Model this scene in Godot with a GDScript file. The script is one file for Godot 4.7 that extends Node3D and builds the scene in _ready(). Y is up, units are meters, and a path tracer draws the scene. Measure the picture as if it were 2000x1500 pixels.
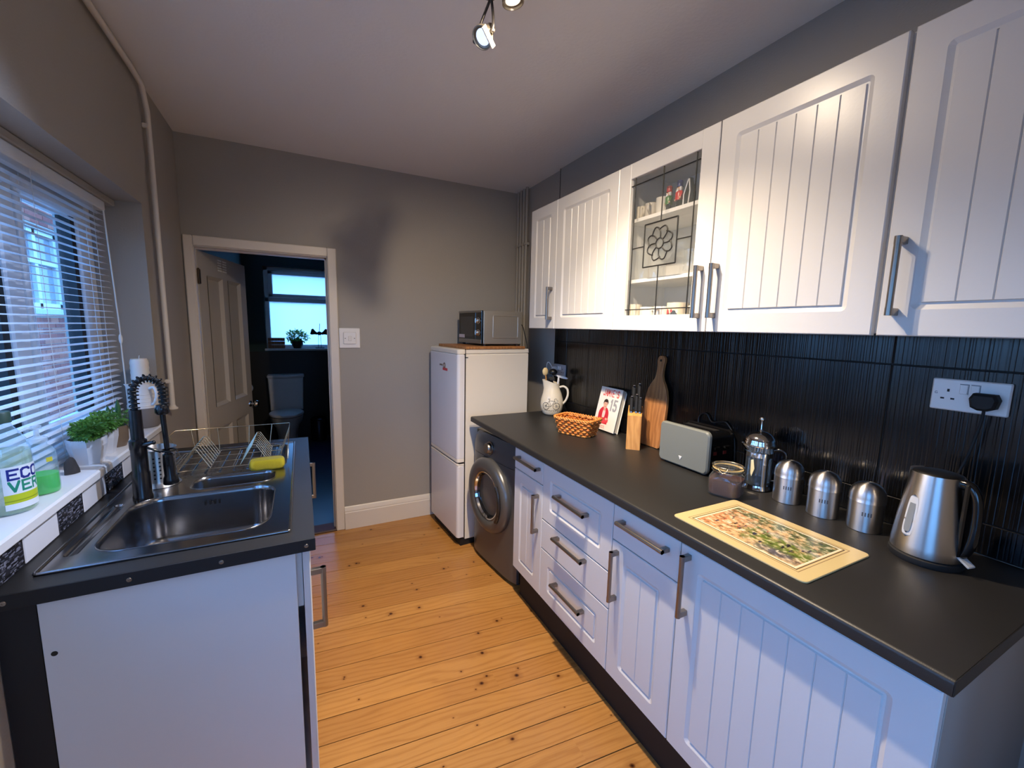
extends Node3D
# A narrow galley kitchen with a doorway to a bathroom. x right, y up, z towards the camera; metres.

const XL := -0.62      # left wall
const XR := 1.65       # right wall
const ZB := -3.236     # back wall with the doorway
const ZF := 1.7        # wall behind the camera
const YC := 2.628      # ceiling
const WT := 0.944      # worktop height
var M := {}
var counts := {}
var rng := RandomNumberGenerator.new()

# ------------------------------------------------------------------ mesh builder
class G:
	var v := PackedVector3Array()
	var n := PackedVector3Array()
	var u := PackedVector2Array()
	var idx := PackedInt32Array()
	var xf := Transform3D()

	func vert(p: Vector3, nn: Vector3, uv := Vector2.ZERO) -> int:
		v.append(xf * p)
		n.append((xf.basis * nn).normalized())
		u.append(uv)
		return v.size() - 1

	func face(a: int, b: int, c: int) -> void:   # front faces run clockwise
		var want := n[a] + n[b] + n[c]
		if (v[b] - v[a]).cross(v[c] - v[a]).dot(want) > 0.0:
			idx.append_array(PackedInt32Array([a, c, b]))
		else:
			idx.append_array(PackedInt32Array([a, b, c]))

	func quad(a: Vector3, b: Vector3, c: Vector3, d: Vector3, out: Vector3, uv := [Vector2(0, 0), Vector2(1, 0), Vector2(1, 1), Vector2(0, 1)]) -> void:
		var nn := (c - a).cross(d - b)
		if nn.length() < 1e-12:
			return
		nn = nn.normalized()
		if nn.dot(out) < 0.0:
			nn = -nn
		var i := vert(a, nn, uv[0])
		vert(b, nn, uv[1])
		vert(c, nn, uv[2])
		vert(d, nn, uv[3])
		face(i, i + 1, i + 2)
		face(i, i + 2, i + 3)

	func tri(a: Vector3, b: Vector3, c: Vector3, out: Vector3) -> void:
		var nn := (b - a).cross(c - a).normalized()
		if nn.dot(out) < 0.0:
			nn = -nn
		var i := vert(a, nn)
		vert(b, nn)
		vert(c, nn)
		face(i, i + 1, i + 2)

	func box(lo: Vector3, hi: Vector3, bv := 0.0) -> void:
		var c := (lo + hi) * 0.5
		var h := (hi - lo).abs() * 0.5
		var b: float = min(bv, min(h.x, min(h.y, h.z)) * 0.9)
		for ax in 3:
			for s in [-1.0, 1.0]:
				var d := Vector3.ZERO
				d[ax] = s
				var a1 := (ax + 1) % 3
				var a2 := (ax + 2) % 3
				var p := []
				for q in [[-1, -1], [1, -1], [1, 1], [-1, 1]]:
					var w := Vector3.ZERO
					w[ax] = s * h[ax]
					w[a1] = q[0] * (h[a1] - b)
					w[a2] = q[1] * (h[a2] - b)
					p.append(c + w)
				quad(p[0], p[1], p[2], p[3], d)
		if b <= 0.0:
			return
		for ax in 3:
			var a1 := (ax + 1) % 3
			var a2 := (ax + 2) % 3
			for s1 in [-1.0, 1.0]:
				for s2 in [-1.0, 1.0]:
					var p := []
					for q in [[-1, 0], [1, 0], [1, 1], [-1, 1]]:
						var w := Vector3.ZERO
						w[ax] = q[0] * (h[ax] - b)
						w[a1] = s1 * (h[a1] - (b if q[1] == 0 else 0.0))
						w[a2] = s2 * (h[a2] - (b if q[1] == 1 else 0.0))
						p.append(c + w)
					var o := Vector3.ZERO
					o[a1] = s1
					o[a2] = s2
					quad(p[0], p[1], p[2], p[3], o)
		for sx in [-1.0, 1.0]:
			for sy in [-1.0, 1.0]:
				for sz in [-1.0, 1.0]:
					var s := Vector3(sx, sy, sz)
					tri(c + s * (h - Vector3(0, b, b)), c + s * (h - Vector3(b, 0, b)), c + s * (h - Vector3(b, b, 0)), s)

	func cbox(c: Vector3, s: Vector3, bv := 0.0) -> void:
		box(c - s * 0.5, c + s * 0.5, bv)

	# profile of (radius, y) points, turned about y
	func lathe(pr: Array, seg := 32, a0 := 0.0, a1 := TAU, sx := 1.0, sz := 1.0) -> void:
		var m := pr.size()
		var segn := []
		var total := 0.0
		for i in m - 1:
			var d: Vector2 = pr[i + 1] - pr[i]
			segn.append(Vector2(d.y, -d.x).normalized() if d.length() > 1e-9 else Vector2.RIGHT)
			total += d.length()
		var run := 0.0
		for i in m - 1:
			var na: Vector2 = segn[i]
			var nb: Vector2 = segn[i]
			if i > 0 and segn[i].dot(segn[i - 1]) > 0.72:
				na = (segn[i] + segn[i - 1]).normalized()
			if i < m - 2 and segn[i].dot(segn[i + 1]) > 0.72:
				nb = (segn[i] + segn[i + 1]).normalized()
			var l: float = (pr[i + 1] - pr[i]).length()
			if l < 1e-9:
				continue
			var base := v.size()
			for k in seg + 1:
				var t := float(k) / seg
				var a := lerpf(a0, a1, t)
				var ca := cos(a)
				var sa := sin(a)
				vert(Vector3(pr[i].x * ca * sx, pr[i].y, pr[i].x * sa * sz), Vector3(na.x * ca / sx, na.y, na.x * sa / sz), Vector2(t, 1.0 - run / total))
				vert(Vector3(pr[i + 1].x * ca * sx, pr[i + 1].y, pr[i + 1].x * sa * sz), Vector3(nb.x * ca / sx, nb.y, nb.x * sa / sz), Vector2(t, 1.0 - (run + l) / total))
			for k in seg:
				var q := base + k * 2
				if pr[i].x > 1e-9:
					face(q, q + 1, q + 2)
				if pr[i + 1].x > 1e-9:
					face(q + 1, q + 3, q + 2)
			run += l

	# a round bar through the points
	func tube(pts: Array, r, seg := 8, cap := true, closed := false) -> void:
		var m := pts.size()
		if m < 2:
			return
		var up := Vector3.UP
		var t0: Vector3 = (pts[1] - pts[0]).normalized()
		if absf(t0.dot(up)) > 0.9:
			up = Vector3.RIGHT
		var side := t0.cross(up).normalized()
		var rows := []
		for i in m:
			var t: Vector3
			if closed:
				t = (pts[(i + 1) % m] - pts[(i - 1 + m) % m]).normalized()
			else:
				t = (pts[min(i + 1, m - 1)] - pts[max(i - 1, 0)]).normalized()
			side = (side - t * side.dot(t)).normalized()
			var other := t.cross(side)
			var rr: float = r[i] if r is Array or r is PackedFloat32Array else r
			var row := v.size()
			for k in seg:
				var a := TAU * k / seg
				var o := side * cos(a) + other * sin(a)
				vert(pts[i] + o * rr, o, Vector2(float(k) / seg, float(i) / m))
			rows.append(row)
		for i in (m if closed else m - 1):
			var p: int = rows[i]
			var q: int = rows[(i + 1) % m]
			for k in seg:
				var k2 := (k + 1) % seg
				face(p + k, p + k2, q + k)
				face(p + k2, q + k2, q + k)
		if cap and not closed:
			for e in [0, m - 1]:
				var d: Vector3 = (pts[0] - pts[1]).normalized() if e == 0 else (pts[m - 1] - pts[m - 2]).normalized()
				var b := v.size()
				for k in seg:
					n.append((xf.basis * d).normalized())
					v.append(v[rows[e] + k])
					u.append(Vector2.ZERO)
				for k in range(1, seg - 1):
					face(b, b + k, b + k + 1)

	# a polygon in the XY plane pushed out along +Z, edges chamfered by bv
	func prism(poly: PackedVector2Array, z0: float, z1: float, bv := 0.0, smooth := false) -> void:
		var p := poly
		if Geometry2D.is_polygon_clockwise(p):
			p = poly.duplicate()
			p.reverse()
		var inner := p
		if bv > 0.0:
			inner = PackedVector2Array()
			for i in p.size():
				var a := (p[i] - p[(i - 1 + p.size()) % p.size()]).normalized()
				var b := (p[(i + 1) % p.size()] - p[i]).normalized()
				var na := Vector2(-a.y, a.x)
				var nb := Vector2(-b.y, b.x)
				var bis := (na + nb)
				bis = bis / max(bis.length_squared() * 0.5, 0.3)
				inner.append(p[i] + bis * bv)
		var t := Geometry2D.triangulate_polygon(inner)
		for cap in [[z0, Vector3(0, 0, -1)], [z1, Vector3(0, 0, 1)]]:
			var base := v.size()
			for q in inner:
				vert(Vector3(q.x, q.y, cap[0]), cap[1], q)
			for k in range(0, t.size(), 3):
				face(base + t[k], base + t[k + 1], base + t[k + 2])
		var k := p.size()
		var lay := [[p, z0 + bv], [p, z1 - bv]]
		if bv > 0.0:
			lay = [[inner, z0], [p, z0 + bv], [p, z1 - bv], [inner, z1]]
		for i in k:
			var j := (i + 1) % k
			var e := (p[j] - p[i]).normalized()
			var o := Vector3(e.y, -e.x, 0)
			var oi := o
			var oj := o
			if smooth:
				var e0 := (p[i] - p[(i - 1 + k) % k]).normalized()
				var e2 := (p[(j + 1) % k] - p[j]).normalized()
				if e0.dot(e) > 0.7:
					oi = (o + Vector3(e0.y, -e0.x, 0)).normalized()
				if e2.dot(e) > 0.7:
					oj = (o + Vector3(e2.y, -e2.x, 0)).normalized()
			for l in lay.size() - 1:
				var A: PackedVector2Array = lay[l][0]
				var B: PackedVector2Array = lay[l + 1][0]
				var tz := 0.0
				if bv > 0.0 and l == 0:
					tz = -0.8
				elif bv > 0.0 and l == 2:
					tz = 0.8
				var w := v.size()
				vert(Vector3(A[i].x, A[i].y, lay[l][1]), oi + Vector3(0, 0, tz))
				vert(Vector3(A[j].x, A[j].y, lay[l][1]), oj + Vector3(0, 0, tz))
				vert(Vector3(B[j].x, B[j].y, lay[l + 1][1]), oj + Vector3(0, 0, tz))
				vert(Vector3(B[i].x, B[i].y, lay[l + 1][1]), oi + Vector3(0, 0, tz))
				face(w, w + 1, w + 2)
				face(w, w + 2, w + 3)

	# rows of points joined into a smooth sheet; wrap joins the last column to the first
	func sheet(rows: Array, wrap := false, out := Vector3.ZERO) -> void:
		var h := rows.size()
		var w: int = rows[0].size()
		var base := v.size()
		for j in h:
			for i in w:
				var l: Vector3 = rows[j][(i - 1 + w) % w] if wrap or i > 0 else rows[j][i]
				var r: Vector3 = rows[j][(i + 1) % w] if wrap or i < w - 1 else rows[j][i]
				var d: Vector3 = rows[max(j - 1, 0)][i]
				var t: Vector3 = rows[min(j + 1, h - 1)][i]
				var nn := (r - l).cross(t - d)
				if nn.length() < 1e-12:
					nn = Vector3.UP
				nn = nn.normalized()
				if out != Vector3.ZERO and nn.dot(out) < 0.0:
					nn = -nn
				vert(rows[j][i], nn, Vector2(float(i) / max(w - (0 if wrap else 1), 1), 1.0 - float(j) / max(h - 1, 1)))
		for j in h - 1:
			for i in (w if wrap else w - 1):
				var a := base + j * w + i
				var b := base + j * w + (i + 1) % w
				face(a, b, a + w)
				face(b, b + w, a + w)

	func ball(c: Vector3, r: Vector3, seg := 16, rings := 10) -> void:
		var keep := xf
		xf = xf * Transform3D(Basis.from_scale(r), c)
		var pr := []
		for i in rings + 1:
			var a := -PI / 2 + PI * i / rings
			pr.append(Vector2(max(cos(a), 0.0), sin(a)))
		var b := v.size()
		lathe(pr, seg)
		# normals of a stretched ball
		for i in range(b, v.size()):
			var q := xf.affine_inverse() * v[i]
			n[i] = (keep.basis * (q / r)).normalized()
		xf = keep

	func mesh() -> ArrayMesh:
		var a := []
		a.resize(Mesh.ARRAY_MAX)
		a[Mesh.ARRAY_VERTEX] = v
		a[Mesh.ARRAY_NORMAL] = n
		a[Mesh.ARRAY_TEX_UV] = u
		a[Mesh.ARRAY_INDEX] = idx
		var m := ArrayMesh.new()
		m.add_surface_from_arrays(Mesh.PRIMITIVE_TRIANGLES, a)
		return m

# ------------------------------------------------------------------ naming and metadata
func numbered(called: String, parent: Node) -> String:
	var key := str(parent.get_instance_id()) + called
	var k: int = counts.get(key, 0)
	counts[key] = k + 1
	return called if k == 0 else "%s_%03d" % [called, k]

func obj(called: String, g: G, m: Material, parent: Node = null) -> MeshInstance3D:
	return inst(called, g.mesh(), m, parent)

func inst(called: String, mesh: Mesh, m: Material, parent: Node = null) -> MeshInstance3D:
	var p: Node = self if parent == null else parent
	var o := MeshInstance3D.new()
	o.name = numbered(called, p)
	o.mesh = mesh
	o.material_override = m
	o.cast_shadow = GeometryInstance3D.SHADOW_CASTING_SETTING_ON
	p.add_child(o, true)
	return o

func thing(called: String, label: String, category: String, at := Vector3.ZERO, turn := 0.0, group := "") -> Node3D:
	var o := Node3D.new()
	o.name = numbered(called, self)
	add_child(o, true)
	o.position = at
	o.rotation.y = turn
	tag(o, label, category, group)
	return o

func tag(o: Node, label: String, category: String, group := "") -> Node:
	o.set_meta("label", label)
	o.set_meta("category", category)
	if group != "":
		o.set_meta("group", group)
	return o

func struct(called: String, g: G, m: Material, label := "", category := "") -> MeshInstance3D:
	var o := obj(called, g, m)
	o.set_meta("kind", "structure")
	if label != "":
		tag(o, label, category)
	return o

func structure_node(called: String, label: String, category: String) -> Node3D:
	var o := Node3D.new()
	o.name = numbered(called, self)
	add_child(o, true)
	o.set_meta("kind", "structure")
	tag(o, label, category)
	return o

func mat(c: Color, rough := 0.5, metal := 0.0) -> StandardMaterial3D:
	var m := StandardMaterial3D.new()
	m.albedo_color = c
	m.roughness = rough
	m.metallic = metal
	m.cull_mode = BaseMaterial3D.CULL_DISABLED
	return m

func rgb(r: int, g: int, b: int) -> Color:
	return Color8(r, g, b)

func pane(alpha := 0.12) -> StandardMaterial3D:
	var m := mat(Color(0.9, 0.95, 0.95, alpha), 0.02)
	m.transparency = BaseMaterial3D.TRANSPARENCY_ALPHA
	return m

func relief(m: StandardMaterial3D, freq: float, cm: float, scale: float, seed_ := 3, octaves := 3) -> StandardMaterial3D:
	var t := NoiseTexture2D.new()
	t.width = 512
	t.height = 512
	t.seamless = true
	var f := FastNoiseLite.new()
	f.seed = seed_
	f.frequency = freq
	f.fractal_octaves = octaves
	t.noise = f
	m.heightmap_enabled = true
	m.heightmap_texture = t
	m.heightmap_scale = cm
	m.uv1_triplanar = true
	m.uv1_world_triplanar = true
	m.uv1_scale = Vector3.ONE * scale
	return m

func rrect(w: float, h: float, r: float, seg := 5) -> PackedVector2Array:
	var p := PackedVector2Array()
	for q in [[1, 1, 0.0], [-1, 1, PI / 2], [-1, -1, PI], [1, -1, PI * 1.5]]:
		for k in seg + 1:
			var a: float = q[2] + PI / 2 * k / seg
			p.append(Vector2(q[0] * (w / 2 - r) + r * cos(a), q[1] * (h / 2 - r) + r * sin(a)))
	return p

func at_box(w0: float, h0: float, x0: float, y0: float, r: float, seg := 5) -> PackedVector2Array:
	var p := rrect(w0, h0, r, seg)
	for i in p.size():
		p[i] += Vector2(x0, y0)
	return p

func bez(pts: Array, steps := 24) -> Array:   # smooth curve through the points
	var c := Curve3D.new()
	for i in pts.size():
		var a: Vector3 = pts[max(i - 1, 0)]
		var b: Vector3 = pts[min(i + 1, pts.size() - 1)]
		var t := (b - a) / 6.0
		c.add_point(pts[i], -t, t)
	var o := []
	var l := c.get_baked_length()
	for i in steps + 1:
		o.append(c.sample_baked(l * i / steps, true))
	return o

# ------------------------------------------------------------------ drawing on images (print, lettering, grain)
const GLYPH := {
	"J": [[3, 0, 3, 5, 2, 6, 1, 6, 0, 5]], "A": [[0, 6, 2, 0, 4, 6], [1, 4, 3, 4]], "M": [[0, 6, 0, 0, 2, 4, 4, 0, 4, 6]], "I": [[2, 0, 2, 6]],
	"E": [[4, 0, 0, 0, 0, 6, 4, 6], [0, 3, 3, 3]], "S": [[4, 1, 3, 0, 1, 0, 0, 1, 1, 3, 3, 3, 4, 5, 3, 6, 1, 6, 0, 5]], "'": [[2, 0, 2, 1.5]],
	"1": [[1, 1, 2, 0, 2, 6]], "5": [[4, 0, 0.5, 0, 0.3, 2.7, 2.5, 2.3, 4, 3.5, 4, 5, 2.8, 6, 1, 6, 0, 5.2]],
	"C": [[4, 1, 3, 0, 1, 0, 0, 1, 0, 5, 1, 6, 3, 6, 4, 5]], "O": [[1, 0, 3, 0, 4, 1, 4, 5, 3, 6, 1, 6, 0, 5, 0, 1, 1, 0]], "V": [[0, 0, 2, 6, 4, 0]],
	"R": [[0, 6, 0, 0, 3, 0, 4, 1, 4, 2, 3, 3, 0, 3], [2, 3, 4, 6]], "G": [[4, 1, 3, 0, 1, 0, 0, 1, 0, 5, 1, 6, 3, 6, 4, 5, 4, 3.4, 2.4, 3.4]],
	"T": [[0, 0, 4, 0], [2, 0, 2, 6]],
}

func line(im: Image, a: Vector2, b: Vector2, t: float, c: Color) -> void:
	var k := int(max(1.0, (b - a).length() / max(t * 0.3, 0.7)))
	for i in k + 1:
		var p := a.lerp(b, float(i) / k)
		im.fill_rect(Rect2i(int(p.x - t / 2), int(p.y - t / 2), int(max(t, 1.0)), int(max(t, 1.0))), c)

func write(im: Image, text: String, at: Vector2, cell: Vector2, gap: float, t: float, c: Color) -> void:
	var x := at.x
	for ch in text:
		for s in GLYPH.get(ch, []):
			for i in range(0, s.size() - 2, 2):
				line(im, Vector2(x + s[i] / 4.0 * cell.x, at.y + s[i + 1] / 6.0 * cell.y), Vector2(x + s[i + 2] / 4.0 * cell.x, at.y + s[i + 3] / 6.0 * cell.y), t, c)
		x += cell.x + gap

func disc(im: Image, c: Vector2, r: Vector2, col: Color) -> void:
	for y in range(int(c.y - r.y), int(c.y + r.y) + 1):
		var k := (y - c.y) / r.y
		var w := r.x * sqrt(max(0.0, 1.0 - k * k))
		im.fill_rect(Rect2i(int(c.x - w), y, int(max(2 * w, 1.0)), 1), col)

func ring(im: Image, c: Vector2, r: float, t: float, col: Color) -> void:
	for i in 48:
		var a := TAU * i / 48
		var b := TAU * (i + 1) / 48
		line(im, c + Vector2(cos(a), sin(a)) * r, c + Vector2(cos(b), sin(b)) * r, t, col)

func printed(im: Image, rough := 0.5) -> StandardMaterial3D:
	im.generate_mipmaps()
	var m := mat(Color.WHITE, rough)
	m.albedo_texture = ImageTexture.create_from_image(im)
	return m

func _ready() -> void:
	rng.seed = 11
	# camera: a wide phone lens held a little above eye height of the worktop, tipped down
	var cam := Camera3D.new()
	cam.name = "camera"
	var yaw := 0.46611
	var pitch := 0.13314
	var roll := 0.02134
	var fw := Vector3(sin(yaw) * cos(pitch), -sin(pitch), -cos(yaw) * cos(pitch))
	var rt := Vector3(cos(yaw), 0, sin(yaw))
	var up := rt.cross(fw)
	var r2 := rt * cos(roll) + up * sin(roll)
	var u2 := up * cos(roll) - rt * sin(roll)
	cam.basis = Basis(r2, u2, -fw)
	cam.position = Vector3(0, 1.5338, 0)
	cam.fov = rad_to_deg(2.0 * atan(750.0 / 819.42))
	cam.near = 0.02
	cam.far = 120.0
	add_child(cam)
	cam.current = true
	# dusk sky, exposure
	var we := WorldEnvironment.new()
	we.name = "world"
	var env := Environment.new()
	env.background_mode = Environment.BG_SKY
	var sky := Sky.new()
	var sm := ProceduralSkyMaterial.new()
	sm.sky_top_color = rgb(100, 164, 250)
	sm.sky_horizon_color = rgb(124, 188, 255)
	sm.ground_horizon_color = rgb(90, 116, 146)
	sm.ground_bottom_color = rgb(60, 78, 100)
	sm.sky_energy_multiplier = SKY_E
	sm.ground_energy_multiplier = SKY_E
	sky.sky_material = sm
	env.sky = sky
	env.tonemap_mode = Environment.TONE_MAPPER_LINEAR
	env.tonemap_exposure = 1.0
	env.sdfgi_enabled = true
	env.ssao_enabled = true
	env.ssil_enabled = true
	we.environment = env
	add_child(we)
	materials()
	room()
	bathroom()
	outdoors()
	left_units()
	sink_things()
	sill_things()
	right_units()
	appliances()
	worktop_things()
	spotlights()

const SKY_E := 2.4
const LAMP := 3.2

func materials() -> void:
	M.wall = relief(mat(rgb(156, 151, 144), 0.75), 0.09, 0.05, 2.2)
	M.ceiling = relief(mat(rgb(226, 223, 221), 0.85), 0.06, 0.05, 1.6, 9)
	M.white = relief(mat(rgb(206, 204, 202), 0.32), 0.05, 0.01, 3.0)
	M.carcass = mat(rgb(214, 212, 208), 0.45)
	M.paint = mat(rgb(214, 206, 196), 0.4)
	M.panel = relief(mat(rgb(216, 216, 214), 0.45), 0.2, 0.006, 3.0)
	M.black_top = relief(mat(rgb(33, 32, 31), 0.42), 0.25, 0.02, 5.0)
	M.black = mat(rgb(14, 14, 15), 0.4)
	M.matt_black = mat(rgb(16, 16, 17), 0.7)
	M.gloss_black = mat(rgb(10, 10, 11), 0.12)
	M.tap = mat(rgb(9, 9, 13), 0.25)
	M.nickel = mat(rgb(150, 142, 134), 0.32, 1.0)
	M.steel = mat(rgb(150, 150, 152), 0.19, 1.0)
	M.brushed = mat(rgb(200, 196, 192), 0.36, 1.0)
	M.brushed.anisotropy_enabled = true
	M.brushed.anisotropy = -0.8
	M.chrome = mat(rgb(215, 213, 210), 0.08, 1.0)
	M.wire = mat(rgb(205, 190, 160), 0.22, 1.0)
	M.plastic = mat(rgb(226, 224, 222), 0.35)
	M.fridge = relief(mat(rgb(222, 214, 200), 0.35), 0.3, 0.008, 4.0)
	M.fridge_door = mat(rgb(214, 212, 214), 0.22)
	M.graphite = mat(rgb(92, 91, 90), 0.3, 0.5)
	M.graphite_dark = mat(rgb(56, 53, 51), 0.25, 0.6)
	M.dark_glass = mat(rgb(16, 16, 18), 0.06)
	M.glass = pane(0.03)
	M.clear = mat(Color(0.62, 0.75, 0.8, 0.2), 0.03)
	M.clear.transparency = BaseMaterial3D.TRANSPARENCY_ALPHA
	M.upvc = mat(rgb(236, 238, 240), 0.3)
	M.slat = mat(rgb(240, 242, 244), 0.3)
	M.slat.backlight_enabled = true
	M.slat.backlight = Color(0.9, 0.9, 0.9)
	M.cord = mat(rgb(226, 226, 224), 0.7)
	M.rubber = mat(rgb(20, 20, 22), 0.6)
	M.wood = grain(rgb(178, 124, 74), rgb(120, 74, 40), 7)
	M.bamboo = grain(rgb(214, 158, 88), rgb(170, 112, 54), 21)
	M.terrazzo = mat(rgb(120, 118, 116), 0.5)

func grain(a: Color, b: Color, s: int) -> StandardMaterial3D:
	var im := Image.create_empty(256, 256, false, Image.FORMAT_RGB8)
	var f := FastNoiseLite.new()
	f.seed = s
	f.frequency = 0.02
	for y in 256:
		for x in 256:
			var w := f.get_noise_2d(x * 0.25, y * 0.1)
			var k := 0.5 + 0.5 * sin((x * 0.2 + w * 9.0))
			k = clampf(k * 0.55 + 0.45 * absf(f.get_noise_2d(x * 3.0, y * 0.12)) * 1.6, 0, 1)
			im.set_pixel(x, y, a.lerp(b, k * 0.8))
	var m := printed(im, 0.5)
	m.uv1_triplanar = true
	m.uv1_scale = Vector3.ONE * 4.0
	return m

func plank_image() -> Image:
	var W := 1024
	var H := 1024
	var im := Image.create_empty(W, H, false, Image.FORMAT_RGB8)
	var f := FastNoiseLite.new()
	f.seed = 5
	f.frequency = 0.01
	var r := RandomNumberGenerator.new()
	r.seed = 42
	var data := PackedByteArray()
	data.resize(W * H * 3)
	for s in 8:
		var knots := []
		for k in 7:
			knots.append([Vector2(r.randf() * W, 12 + r.randf() * 104), 2.2 + 4.0 * r.randf() * r.randf() + (4.5 if k < 2 else 0.0)])
		var base := Color(0.71, 0.52, 0.29).lerp(Color(0.65, 0.455, 0.24), r.randf())
		var dark := Color(0.50, 0.315, 0.14)
		var ph := r.randf() * 20.0
		for y in 128:
			var gy := s * 128 + y
			for x in W:
				var bend := 0.0
				var spot := 0.0
				for kn in knots:
					var d: Vector2 = Vector2((x - kn[0].x) * 2.3, (y - kn[0].y))
					var l2 := d.length_squared()
					var kr: float = kn[1]
					if l2 < kr * kr * 90.0:
						bend += kr * kr * 1.6 / (l2 + kr * kr * 1.2) * signf(d.y + 0.01) * 6.0
						spot = max(spot, clampf(1.25 - sqrt(l2) / kr * 0.8, 0.0, 1.0))
						spot = max(spot, 0.22 * clampf(1.0 - sqrt(l2) / (kr * 4.0), 0.0, 1.0))
				var w := f.get_noise_2d(x * 0.20, s * 300.0 + y * 0.35) * 40.0
				var rings := 0.5 + 0.5 * sin((y + w * 1.4 + bend) * 0.21 + ph)
				rings = pow(rings, 3.0)
				var fine := f.get_noise_2d(x * 0.9, gy * 14.0)
				var c := base.lerp(dark, clampf(0.27 * rings + 0.2 * fine + 0.05, 0.0, 1.0))
				var broad := f.get_noise_2d(x * 0.35 + 900.0, s * 77.0 + y * 0.25)
				c = c.lerp(Color(0.76, 0.54, 0.27), clampf(broad * 0.5, 0.0, 0.35))
				c = c.lerp(Color(0.2, 0.085, 0.03), spot)
				var o := (gy * W + x) * 3
				data[o] = int(clampf(c.r, 0, 1) * 255)
				data[o + 1] = int(clampf(c.g, 0, 1) * 255)
				data[o + 2] = int(clampf(c.b, 0, 1) * 255)
	im.set_data(W, H, false, Image.FORMAT_RGB8, data)
	return im

func room() -> void:
	# floor: sub floor and pine boards laid a few degrees off square
	var g := G.new()
	g.box(Vector3(XL - 0.3, -0.12, ZB), Vector3(XR + 0.2, -0.022, ZF + 0.1))
	var fl := struct("floor", g, M.matt_black, "varnished honey pine floorboards with dark knots", "floor")
	var pm := printed(plank_image(), 0.27)
	M.plank = pm
	var room_rect := PackedVector2Array([Vector2(XL, ZB + 0.001), Vector2(XR, ZB + 0.001), Vector2(XR, ZF), Vector2(XL, ZF)])
	var seams := [-0.95, -1.062, -1.162, -1.262, -1.361, -1.459, -1.572, -1.700, -1.827]
	while seams[-1] > -3.5:
		seams.append(seams[-1] - rng.randf_range(0.108, 0.128))
	while seams[0] < ZF + 0.2:
		seams.push_front(seams[0] + rng.randf_range(0.108, 0.122))
	for i in seams.size() - 1:
		var z1: float = seams[i] - 0.0016
		var z0: float = seams[i + 1] + 0.0016
		var sl := 0.088
		var poly := PackedVector2Array()
		for q in [[XL, z0], [XR, z0], [XR, z1], [XL, z1]]:
			poly.append(Vector2(q[0], q[1] + sl * (q[0] - 0.5)))
		var cut := Geometry2D.intersect_polygons(poly, room_rect)
		if cut.is_empty():
			continue
		var p: PackedVector2Array = cut[0]
		g = G.new()
		var strip := rng.randi_range(0, 7)
		var off := rng.randf()
		var flip := rng.randf() < 0.5
		var top := rng.randf_range(-0.0006, 0.0006)
		var tri := Geometry2D.triangulate_polygon(p)
		var b := g.v.size()
		for q in p:
			var t := clampf((q.y - sl * (q.x - 0.5) - z0) / (z1 - z0), 0.0, 1.0)
			if flip:
				t = 1.0 - t
			g.vert(Vector3(q.x, top, q.y), Vector3.UP, Vector2((q.x - XL) / 2.4 + off, (strip + 0.03 + 0.94 * t) / 8.0))
		for k in range(0, tri.size(), 3):
			g.face(b + tri[k], b + tri[k + 1], b + tri[k + 2])
		for k in p.size():
			var a := p[k]
			var c := p[(k + 1) % p.size()]
			var e := (c - a).normalized()
			g.quad(Vector3(a.x, top, a.y), Vector3(c.x, top, c.y), Vector3(c.x, -0.02, c.y), Vector3(a.x, -0.02, a.y), Vector3(e.y, 0, -e.x) * (1 if Geometry2D.is_polygon_clockwise(p) else -1))
		obj("plank", g, pm, fl)
	# ceiling
	g = G.new()
	g.box(Vector3(XL - 0.3, YC, ZB - 0.12), Vector3(XR + 0.2, YC + 0.15, ZF + 0.1))
	struct("ceiling", g, M.ceiling, "textured pale grey plaster ceiling", "ceiling")
	# left wall with the window opening
	g = G.new()
	var xo := XL - 0.3
	g.box(Vector3(xo, -0.1, -2.53), Vector3(XL, 1.02, -0.18))
	g.box(Vector3(xo, 2.055, -2.53), Vector3(XL, YC, ZF))
	g.box(Vector3(xo, -0.1, 1.5), Vector3(XL, 2.055, ZF))
	g.box(Vector3(xo, -0.1, ZB), Vector3(XL, YC, -2.53))
	g.box(Vector3(xo, -0.1, -0.18), Vector3(XL, 2.055, 0.1))
	var wl := struct("wall_left", g, M.wall, "grey painted kitchen wall with the deep window recess", "wall")
	g = G.new()
	g.box(Vector3(-0.775, 2.026, -2.528), Vector3(-0.712, 2.054, -0.19), 0.004)
	obj("batten", g, M.wall, wl)
	# tile strip between worktop and window board
	var mo := Image.create_empty(128, 64, false, Image.FORMAT_RGB8)
	mo.fill(rgb(40, 40, 44))
	var r := RandomNumberGenerator.new()
	r.seed = 3
	for k in 420:
		var c: Color = [rgb(20, 20, 24), rgb(70, 70, 78), rgb(120, 120, 132), rgb(46, 44, 50), rgb(30, 28, 30)][r.randi_range(0, 4)]
		mo.fill_rect(Rect2i(r.randi_range(0, 124), r.randi_range(0, 60), r.randi_range(3, 9), r.randi_range(3, 8)), c)
	var mosaic := printed(mo, 0.25)
	var white_tile := mat(rgb(226, 224, 226), 0.15)
	var zt := [-0.58, -0.738, -0.894, -1.05, -1.203, -1.358, -1.518, -1.667, -1.831, -1.989, -2.145, -2.3, -2.455]
	for i in zt.size() - 1:
		g = G.new()
		g.box(Vector3(XL, WT + 0.002, zt[i + 1] + 0.0015), Vector3(XL + 0.008, 1.018, zt[i] - 0.0015), 0.002)
		obj("tile", g, mosaic if i % 2 == 0 else white_tile, wl)
	# window board
	g = G.new()
	g.box(Vector3(-0.795, 1.02, -2.528), Vector3(-0.598, 1.05, -0.185), 0.005)
	struct("trim_1", g, M.plastic, "white painted window board under the blind", "window board")
	# back wall with doorway
	g = G.new()
	var zb2 := ZB - 0.12
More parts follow.
